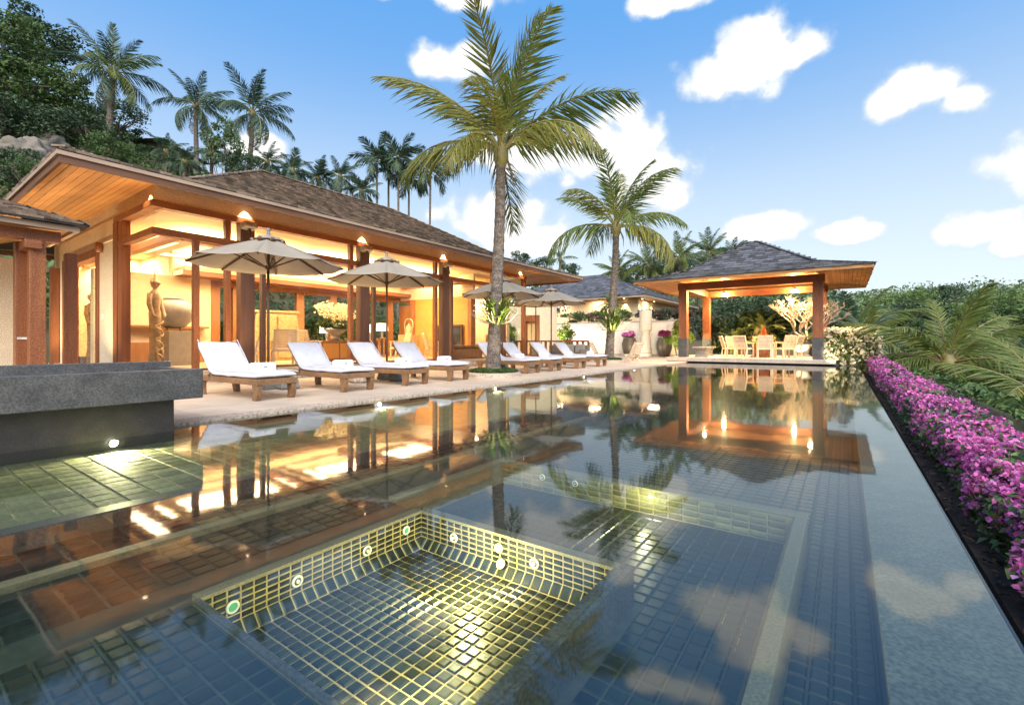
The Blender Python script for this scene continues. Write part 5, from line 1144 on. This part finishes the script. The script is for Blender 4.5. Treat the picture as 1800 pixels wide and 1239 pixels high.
for i, (px, py, L, lab) in enumerate(((664, 283, 2.0, 'slender palm leftmost of the clump behind the villa roof'), (683, 300, 1.7, 'shorter slender palm second from the left in the clump'), (699, 283, 2.1, 'slender palm in the middle of the clump, with a pale trunk'), (716, 318, 1.7, 'slender dark palm, fourth from the left in the clump'), (752, 305, 2.2, 'slender palm at the right end of the clump with curling fronds'))):
    palm_at('slender_palm', lab, px, py, 36 + (i % 2) * 1.2, 12, L * 1.25, ['areca'], 110 + i, .10, .075, (.1 * (i - 2), .1), GA, 80, -8)
GL = 'low palms behind the villa roof'
for i, (px, py, d, L, lab) in enumerate(((292, 268, 33, 1.9, 'low bushy palm below the second hillside palm'), (325, 285, 31, 1.6, 'low dark palm above the near end of the villa ridge'), (372, 268, 33, 1.6, 'low palm between the second and third hillside palms'), (470, 285, 34, 1.9, 'low palm right of the third hillside palm'), (515, 300, 34, 1.9, 'low palm with curling fronds above the middle of the roof'),
        (560, 315, 35, 2.1, 'low palm left of centre behind the roof slope'), (598, 312, 35, 2.1, 'round crowned low palm behind the roof slope'), (636, 338, 34, 1.8, 'low palm just left of the slender palm clump'), (495, 318, 32, 1.5, 'low palm whose crown touches the roof ridge'), (410, 288, 32, 1.5, 'low palm in front of the small cloud'))):
    palm_at('low_palm', lab, px, py, d, 15, L, ['areca', 'blue'], 130 + i, .13, .11, (0, 0), GL, 80, -30)
GB = 'palms and trees beyond the far house'
for i, (px, py, d, L, lab) in enumerate(((1085, 480, 52, 3.2, 'dark palm behind the far house roof'), (1140, 468, 50, 3.6, 'feathery palm left of the pavilion roof'), (1195, 455, 48, 3.9, 'large palm rising left of the pavilion roof'), (1245, 445, 52, 3.6, 'palm directly behind the left slope of the pavilion roof'), (1285, 452, 56, 3.2, 'palm close to the pavilion roof peak'), (985, 455, 54, 2.2, 'distant palm with two upright fronds above the villa eave'))):
    palm_at('background_palm', lab, px, py, d, 20 if i < 5 else 7, L, ['green', 'blue'], 150 + i, .18, .14, (0, 0), GB, 80, -30)
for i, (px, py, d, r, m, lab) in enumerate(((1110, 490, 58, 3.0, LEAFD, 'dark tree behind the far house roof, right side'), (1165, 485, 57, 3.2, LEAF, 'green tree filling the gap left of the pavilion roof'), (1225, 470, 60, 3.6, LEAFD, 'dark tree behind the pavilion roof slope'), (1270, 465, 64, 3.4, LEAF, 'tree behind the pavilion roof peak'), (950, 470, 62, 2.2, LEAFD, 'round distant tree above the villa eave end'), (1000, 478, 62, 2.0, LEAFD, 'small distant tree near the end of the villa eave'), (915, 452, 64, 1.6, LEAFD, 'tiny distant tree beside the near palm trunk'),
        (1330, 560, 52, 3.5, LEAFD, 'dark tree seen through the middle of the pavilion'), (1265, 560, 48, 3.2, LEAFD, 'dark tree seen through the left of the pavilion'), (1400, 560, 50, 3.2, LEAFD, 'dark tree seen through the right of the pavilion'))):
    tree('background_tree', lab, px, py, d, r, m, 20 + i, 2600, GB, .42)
GR = 'palms on the slope beyond the flower hedge'
def slope_palm(lab, px, py, d, L, n, keys, seed, el0=82, el1=-25):
    x, y = at(px, d); z = zat(py, d); gz_ = min(ground_z(x, y), z - .8); return palm('slope_palm', lab, (x, y, gz_), z - gz_, n, L, keys, seed, .2, .17, (0, 0), GR, el0, el1)
slope_palm('large coconut palm crown just beyond the middle of the flower hedge', 1668, 645, 17, 3.7, 20, ['green'], 171)
slope_palm('coconut palm with tall upright fronds right behind the pavilion column', 1495, 600, 30, 4.4, 16, ['blue', 'green'], 172)
slope_palm('coconut palm at the lower right edge with lit yellowish fronds', 1870, 735, 12.5, 3.6, 20, ['green', 'gold'], 173, 80, -30)
slope_palm('low coconut palm between the cream flowering shrub and the large palm crown', 1590, 650, 21, 2.8, 14, ['blue'], 174, 60, -30)
slope_palm('coconut palm at the right edge of the view behind the large crown', 1800, 640, 24, 3.8, 16, ['green', 'blue'], 175)
aim(lamp('SPOT', (2.9, 8.6, -1.3), 40, (1, .8, .3), .1, spot=110, name='garden_light'), (3.3, 9.6, 0))
GS = 'trees on the wooded slope below the garden'
k = 0
for px, py, d, r in ((1560, 560, 46, 3.6), (1620, 545, 60, 4.6), (1700, 545, 64, 5.0), (1770, 540, 52, 4.6), (1820, 560, 40, 4.2), (1740, 600, 38, 3.4), (1640, 590, 42, 3.2), (1560, 600, 36, 2.6), (1690, 630, 30, 2.4), (1790, 610, 30, 2.8), (1540, 640, 27, 1.6), (1620, 640, 28, 2.0), (1770, 660, 22, 2.0), (1840, 650, 24, 2.4), (1510, 570, 52, 3.4), (1850, 540, 60, 5), (1730, 690, 17, 1.5), (1790, 720, 15, 1.5)):
    lab = ('slope tree %s right of the pavilion' % ['next to the pavilion eave', 'rising to the skyline', 'with a broad crown on the skyline', 'with a tall crown near the right edge', 'at the right edge', 'behind the large palm crown on the right', 'behind the large palm crown', 'below the pavilion eave', 'under the large palm crown', 'under the right edge palm', 'beside the cream flowering shrub', 'behind the far end of the flower hedge', 'above the lit fronds', 'at the right edge below the palm', 'just behind the pavilion column', 'at the far right edge on the skyline', 'low beside the middle of the hedge', 'low beside the lit fronds'][k])
    tree('slope_tree', lab, px, py + (18 if py < 570 else 6), d, r * .9, (LEAF, LEAFH, LEAFD)[(k * 2 + k // 3) % 3], 40 + k, 2600, GS, .42); k += 1
# wooded far hills: one mass of crowns
g = np.random.default_rng(12); pts, out, sizes = [], [], []
for i in range(1200):
    if i < 750: a = g.uniform(-.35, .45); d = math.sqrt(g.uniform(75 ** 2, 300 ** 2))
    else: a = g.uniform(-2.6, 2.4); d = math.sqrt(g.uniform(90 ** 2, 330 ** 2))
    x, y = math.sin(a) * d, math.cos(a) * d
    if x < -22 and y < 60: continue
    z = ground_z(x, y); r = g.uniform(2.4, 7.4); z += g.uniform(-1, 2.5); nn = (260 if d > 140 else 420) if i < 750 else 70
    P, dd = crown_points(nn, 12, int(g.integers(0, 9999)), .5, .7); pts.append(P * (r, r, r * .75) + (x, y, z + r * .55)); out.append(dd * .5); sizes.append(np.full(nn, (.95 if d > 140 else .62) if i < 750 else 1.7))
tag(obj('forest', leaf_mesh('forest', np.concatenate(pts), np.concatenate(sizes), LEAFF, up=.5, aspect=.6, outd=np.concatenate(out), seed=5), LEAFF), 'wooded hills of mixed green crowns beyond the garden', 'forest', kind='stuff')

# ------------------------------------------------------------------ things inside the villa
def statue(name, lab, loc, h, rz, m, ped):
    t = thing(name, lab, 'statue', loc, rz); z0 = ped
    prof = [(0, .20, .15), (.04, .19, .14), (.10, .155, .12), (.30, .15, .115), (.45, .165, .12), (.52, .175, .13), (.58, .125, .095), (.66, .165, .11), (.735, .19, .10), (.765, .12, .08), (.785, .05, .05), (.80, .055, .055), (.815, .085, .095), (.845, .10, .105), (.862, .125, .12), (.868, .10, .10), (.885, .085, .08), (.89, .06, .06), (.91, .055, .05), (.915, .03, .03), (.94, .022, .02), (1.04, .004, .004)]
    mb = MB(); o = 0
    for z, rx, ry in prof:
        for k in range(16): a = 2 * math.pi * k / 16; mb.v.append((rx * h * .34 * math.cos(a), ry * h * .42 * math.sin(a) * (1.15 if math.sin(a) < 0 and .55 < z < .75 else 1), z0 + z * h))
    for i in range(len(prof) - 1):
        for k in range(16): mb.f.append((i * 16 + k, i * 16 + (k + 1) % 16, (i + 1) * 16 + (k + 1) % 16, (i + 1) * 16 + k))
    H = lambda x, y, z: Vector((x * h * .36, y * h * .46, z0 + z * h))
    for s in (-1, 1):
        mb.tube([H(s * .17, 0, .735), H(s * .205, .0, .62), H(s * .21, -.09, .50), H(s * .13, -.15, .475)], [.045 * h * .6, .04 * h * .6, .033 * h * .6, .022 * h * .6], 8)
        mb.tube([H(s * .06, -.02, .18), H(s * .09, -.12, .12), H(s * .1, -.13, .0)], [.05 * h * .5, .035 * h * .5, .03 * h * .5], 6)
        mb.tube([H(s * .085, 0, .83), H(s * .12, -.0, .86), H(s * .13, 0, .90)], [.018 * h, .014 * h, .004 * h], 6)
    mb.tube([H(0, -.09, .855), H(0, -.125, .84)], [.012 * h, .016 * h], 6)
    obj('figure', mb, m, t, smooth=True)
    tb_ = MB()
    for k in range(6): tb_.tube([H(-.14 + .28 * ((k + 1) % 2), -.11, .44 - k * .07), H(0, -.16, .41 - k * .07), H(.14 - .28 * ((k + 1) % 2), -.11, .38 - k * .07)], .012 * h, 5)
    obj('sash', tb_, m, t)
    obj('pedestal', MB().box(-.28, .28, -.24, .24, 0, ped), PEDM, t, bevel=.01); return t
statue('standing_statue', 'pale wooden standing statue with pointed crown seen through the glazed doorway', (-19.2, 4.25, FZ), 2.15, 1.9, GOLDW, .22)
statue('standing_statue', 'tall dark wooden standing statue with spire crown behind the corner glass', (-15.05, 4.62, FZ), 2.45, 2.1, BRONZE, .15)
ux, uy = -15.75, 5.28
t = thing('pedestal', 'square grey pedestal under the big round urn behind the corner glass', 'pedestal', (ux, uy, FZ)); obj('block', MB().box(-.36, .36, -.36, .36, 0, .98), PEDM, t, bevel=.01, rot=(0, 0, .25))
t = thing('urn', 'big round grey clay urn on the square pedestal behind the corner glass', 'urn', (ux, uy, FZ + .98)); obj('body', MB().lathe([(.16, .08), (.30, .14), (.46, .32), (.54, .52), (.50, .70), (.36, .84), (.24, .89), (.27, .93), (.22, .93), (.2, .88)], 32), URNM, t, smooth=True)
m = MB()
for k in range(4): a = k * 1.57 + .4; m.tube([(.24 * math.cos(a), .24 * math.sin(a), 0), (.20 * math.cos(a), .20 * math.sin(a), .08), (.28 * math.cos(a), .28 * math.sin(a), .15)], .012, 5)
obj('stand', m, METAL, t)
t = thing('carved_cabinet', 'tall carved pale wood cabinet with two doors behind the second umbrella post', 'cabinet', (-16.9, 8.85, FZ), R(90) - .3)
obj('body', MB().add([(-.85, -.3, 0), (.85, -.3, 0), (.85, .3, 0), (-.85, .3, 0), (-.66, -.26, 1.72), (.66, -.26, 1.72), (.66, .26, 1.72), (-.66, .26, 1.72)], [(0, 1, 2, 3), (4, 5, 6, 7), (0, 1, 5, 4), (1, 2, 6, 5), (2, 3, 7, 6), (3, 0, 4, 7)]), GOLDW, t, bevel=.02)
for s in (-1, 1): obj('door', MB().box(min(.03 * s, .6 * s), max(.03 * s, .6 * s), -.33, -.27, .1, 1.62), GOLDW, t, bevel=.01)
obj('cornice', MB().box(-.74, .74, -.3, .3, 1.72, 1.80), GOLDW, t, bevel=.01)
def table_lamp(x, y, z, lab, s=1.0):
    t = thing('table_lamp', lab, 'lamp', (x, y, z), 0, 'lit table lamps'); obj('lamp_base', MB().lathe([(.1, 0), (.1, .03), (.03, .05), (.06, .2), (.02, .34)], 14), PEDM, t, smooth=True); obj('lamp_shade', MB().lathe([(.27 * s, .33), (.25 * s, .33 + .34 * s)], 20, cap=False), SHADEE, t, smooth=True)
def side_table(x, y, h, lab, w=.5):
    t = thing('side_table', lab, 'table', (x, y, FZ)); obj('top', MB().box(-w, w, -w * .6, w * .6, h - .05, h), ORANGE, t, bevel=.01)
    for a in (-1, 1):
        for b in (-1, 1): obj('leg', MB().box(a * (w - .04) - .03, a * (w - .04) + .03, b * (w * .6 - .04) - .03, b * (w * .6 - .04) + .03, 0, h - .05), ORANGE, t)
side_table(-16.6, 12.75, .75, 'brown side table under the nearer lit lamp', .4); side_table(-17.2, 13.9, .85, 'brown side table under the farther lit lamp', .4)
table_lamp(-16.6, 12.75, FZ + .75, 'lit white square-shade lamp, lower of the pair left of the amber panel'); table_lamp(-17.2, 13.9, FZ + .85, 'lit white lamp, upper of the pair left of the amber panel'); side_table(-16.9, 10.9, .7, 'brown side table behind the console flowers', .35); table_lamp(-16.9, 10.9, FZ + .7, 'lit white lamp beside the white flower bowl on the console')
t = thing('console', 'wide orange wood console with two pale doors behind the third lounger', 'console', (-14.6, 9.75, FZ), R(90)); obj('body', MB().box(-.95, .95, -.25, .25, 0, .72), ORANGE, t, bevel=.01)
for s in (-1, 1): obj('door', MB().box(min(.03 * s, .62 * s), max(.03 * s, .62 * s), -.27, -.24, .1, .62), PANELO, t, bevel=.005)
t = thing('flower_bowl', 'stone bowl of white orchids standing on the orange console', 'flowers', (-14.6, 9.75, FZ + .72)); obj('bowl', MB().lathe([(.14, 0), (.14, .12), (.10, .16), (.30, .30), (.40, .40), (.36, .40), (.1, .25)], 20), URNM, t, smooth=True)
gg = np.random.default_rng(8); P, _ = crown_points(700, 12, 5, .4); obj('leaves', leaf_mesh('leaves', P * (.6, .6, .3) + (0, 0, .62), .22, LEAF, aspect=.2, up=-.2, seed=2), LEAF, t); P, _ = crown_points(800, 16, 6, .4); obj('blossom', leaf_mesh('blossom', P * (.78, .78, .55) + (0, 0, .95), .085, PETALW, aspect=.9, seed=3), PETALW, t)
def wood_chair(x, y, rz, lab):
    c_ = copy_tree(co); c_.location = (x, y, FZ); c_.rotation_euler.z = rz; c_['label'] = lab; c_['group'] = 'slatted armchairs inside the villa'
for x, y, rz, lab in ((-14.0, 6.5, 2.5, 'slatted armchair inside, right of the grey pedestal'), (-13.6, 7.35, 1.2, 'slatted armchair inside, in front of the carved cabinet'), (-13.9, 8.3, .4, 'slatted armchair inside, right of the carved cabinet'), (-14.9, 12.9, 2.8, 'slatted armchair inside, below the doorway by the amber panel'), (-13.6, 13.6, -.6, 'slatted armchair inside, in front of the dark picture')): wood_chair(x, y, rz, lab)
t = thing('dark_picture', 'dark rectangular screen standing against the amber panel', 'screen', (-14.5, 15.5, FZ + .3)); obj('frame', MB().box(-.75, .75, -.05, .05, 0, 1.15), DARKW, t, bevel=.01); obj('panel', MB().box(-.68, .68, -.056, -.05, .07, 1.08), DARKPIC, t)
def arch_bust(x, y, lab, lab2):
    p = thing('pedestal', lab2, 'pedestal', (x, y, FZ)); obj('block', MB().box(-.34, .34, -.34, .34, 0, 1.0), GOLDW, p, bevel=.01)
    t = thing('arch_sculpture', lab, 'sculpture', (x, y, FZ + 1.0)); m = MB(); m.tube([(-.28, 0, 0)] + [(-.28 * math.cos(a), 0, .45 + .28 * math.sin(a)) for a in [k * math.pi / 10 for k in range(11)]] + [(.28, 0, 0)], .035, 8); obj('arch', m, BRONZE, t, smooth=True)
    obj('bell', MB().lathe([(.19, .04), (.18, .1), (.14, .36), (.06, .46), (.02, .52)], 16), BRONZE, t, smooth=True)
arch_bust(-16.2, 14.6, 'bronze bell in an arch frame in front of the amber panel doorway', 'tan pedestal under the bell by the amber panel doorway'); arch_bust(-12.95, 16.9, 'bronze bell in an arch frame near the far end of the villa', 'tan pedestal under the bell near the far end of the villa')
t = thing('orange_bench', 'long orange wooden chest at the far end of the glass front', 'bench', (-12.95, 14.6, FZ), R(90)); obj('body', MB().box(-.95, .95, -.3, .3, 0, .38), ORANGE, t, bevel=.01); obj('lid', MB().box(-1.0, 1.0, -.33, .33, .46, .54), ORANGE, t, bevel=.01); obj('inset', MB().box(-.93, .93, -.28, .28, .38, .46), DARKW, t)
# garden seen through the rear glass
for i, (x, y, h) in enumerate(((-20.2, 8.7, 2.2), (-20.0, 10.9, 2.6), (-20.4, 12.6, 2.3), (-20.2, 14.4, 2.4))):
    shrub('courtyard_bush', 'leafy courtyard plant behind the ' + ('first', 'second', 'third', 'last')[i] + ' rear glass pane of the villa', (x, y, .1), (1.6, 1.6, h), 900, .2, LEAF, 200 + i, group='courtyard plants behind the villa rear glass')
for y in (9.6, 13.5): lamp('POINT', (-19.0, y, .5), 60, (1, .85, .55), .1, name='courtyard_light')
n = 16000; g2 = np.random.default_rng(77); yy = np.exp(g2.uniform(math.log(2.5), math.log(30), n)); xx = g2.uniform(1.9, 9, n); P = np.array([(a, b, ground_z(a, b) + .05 + .45 * abs(mnoise.noise(Vector((a * .9, b * .9, 1))))) for a, b in zip(xx, yy)])
tag(obj('undergrowth', leaf_mesh('undergrowth', P, .18, LEAF, up=.8, seed=9), LEAF), kind='stuff')

for i, (px, py, d, r, m, lab) in enumerate(((1575, 545, 88, 6.5, LEAFH, 'light green broad tree standing out of the far wooded hill, left side'), (1650, 532, 100, 7.0, LEAFD, 'dark tall tree standing out of the far wooded hill, middle'), (1735, 535, 95, 6.5, LEAFH, 'light green tall tree standing out of the far wooded hill, right side'), (1690, 575, 70, 4.6, LEAFH, 'light green round tree half way down the wooded slope'), (1790, 560, 74, 5.0, LEAF, 'mid green round tree half way down the slope at the right edge'), (1600, 585, 62, 3.8, LEAFH, 'light green bushy tree low on the slope beyond the cream shrub'))):
    tree('hill_tree', lab, px, py, d, r, m, 60 + i, 3400, 'single trees on the far wooded hill', .30, .8)

n = 30000; g3 = np.random.default_rng(78); xx = -25.5 - 45 * g3.random(n) ** 1.3; yy = g3.uniform(-2, 45, n)
P = np.array([(a, b, ground_z(a, b) + .1 + 1.1 * abs(mnoise.noise(Vector((a * .35, b * .35, 4))))) for a, b in zip(xx, yy)]) + g3.normal(size=(n, 3)) * .12
tag(obj('hillside_undergrowth', leaf_mesh('hillside_undergrowth', P, .42, LEAF, up=.9, seed=19), LEAF), kind='stuff')
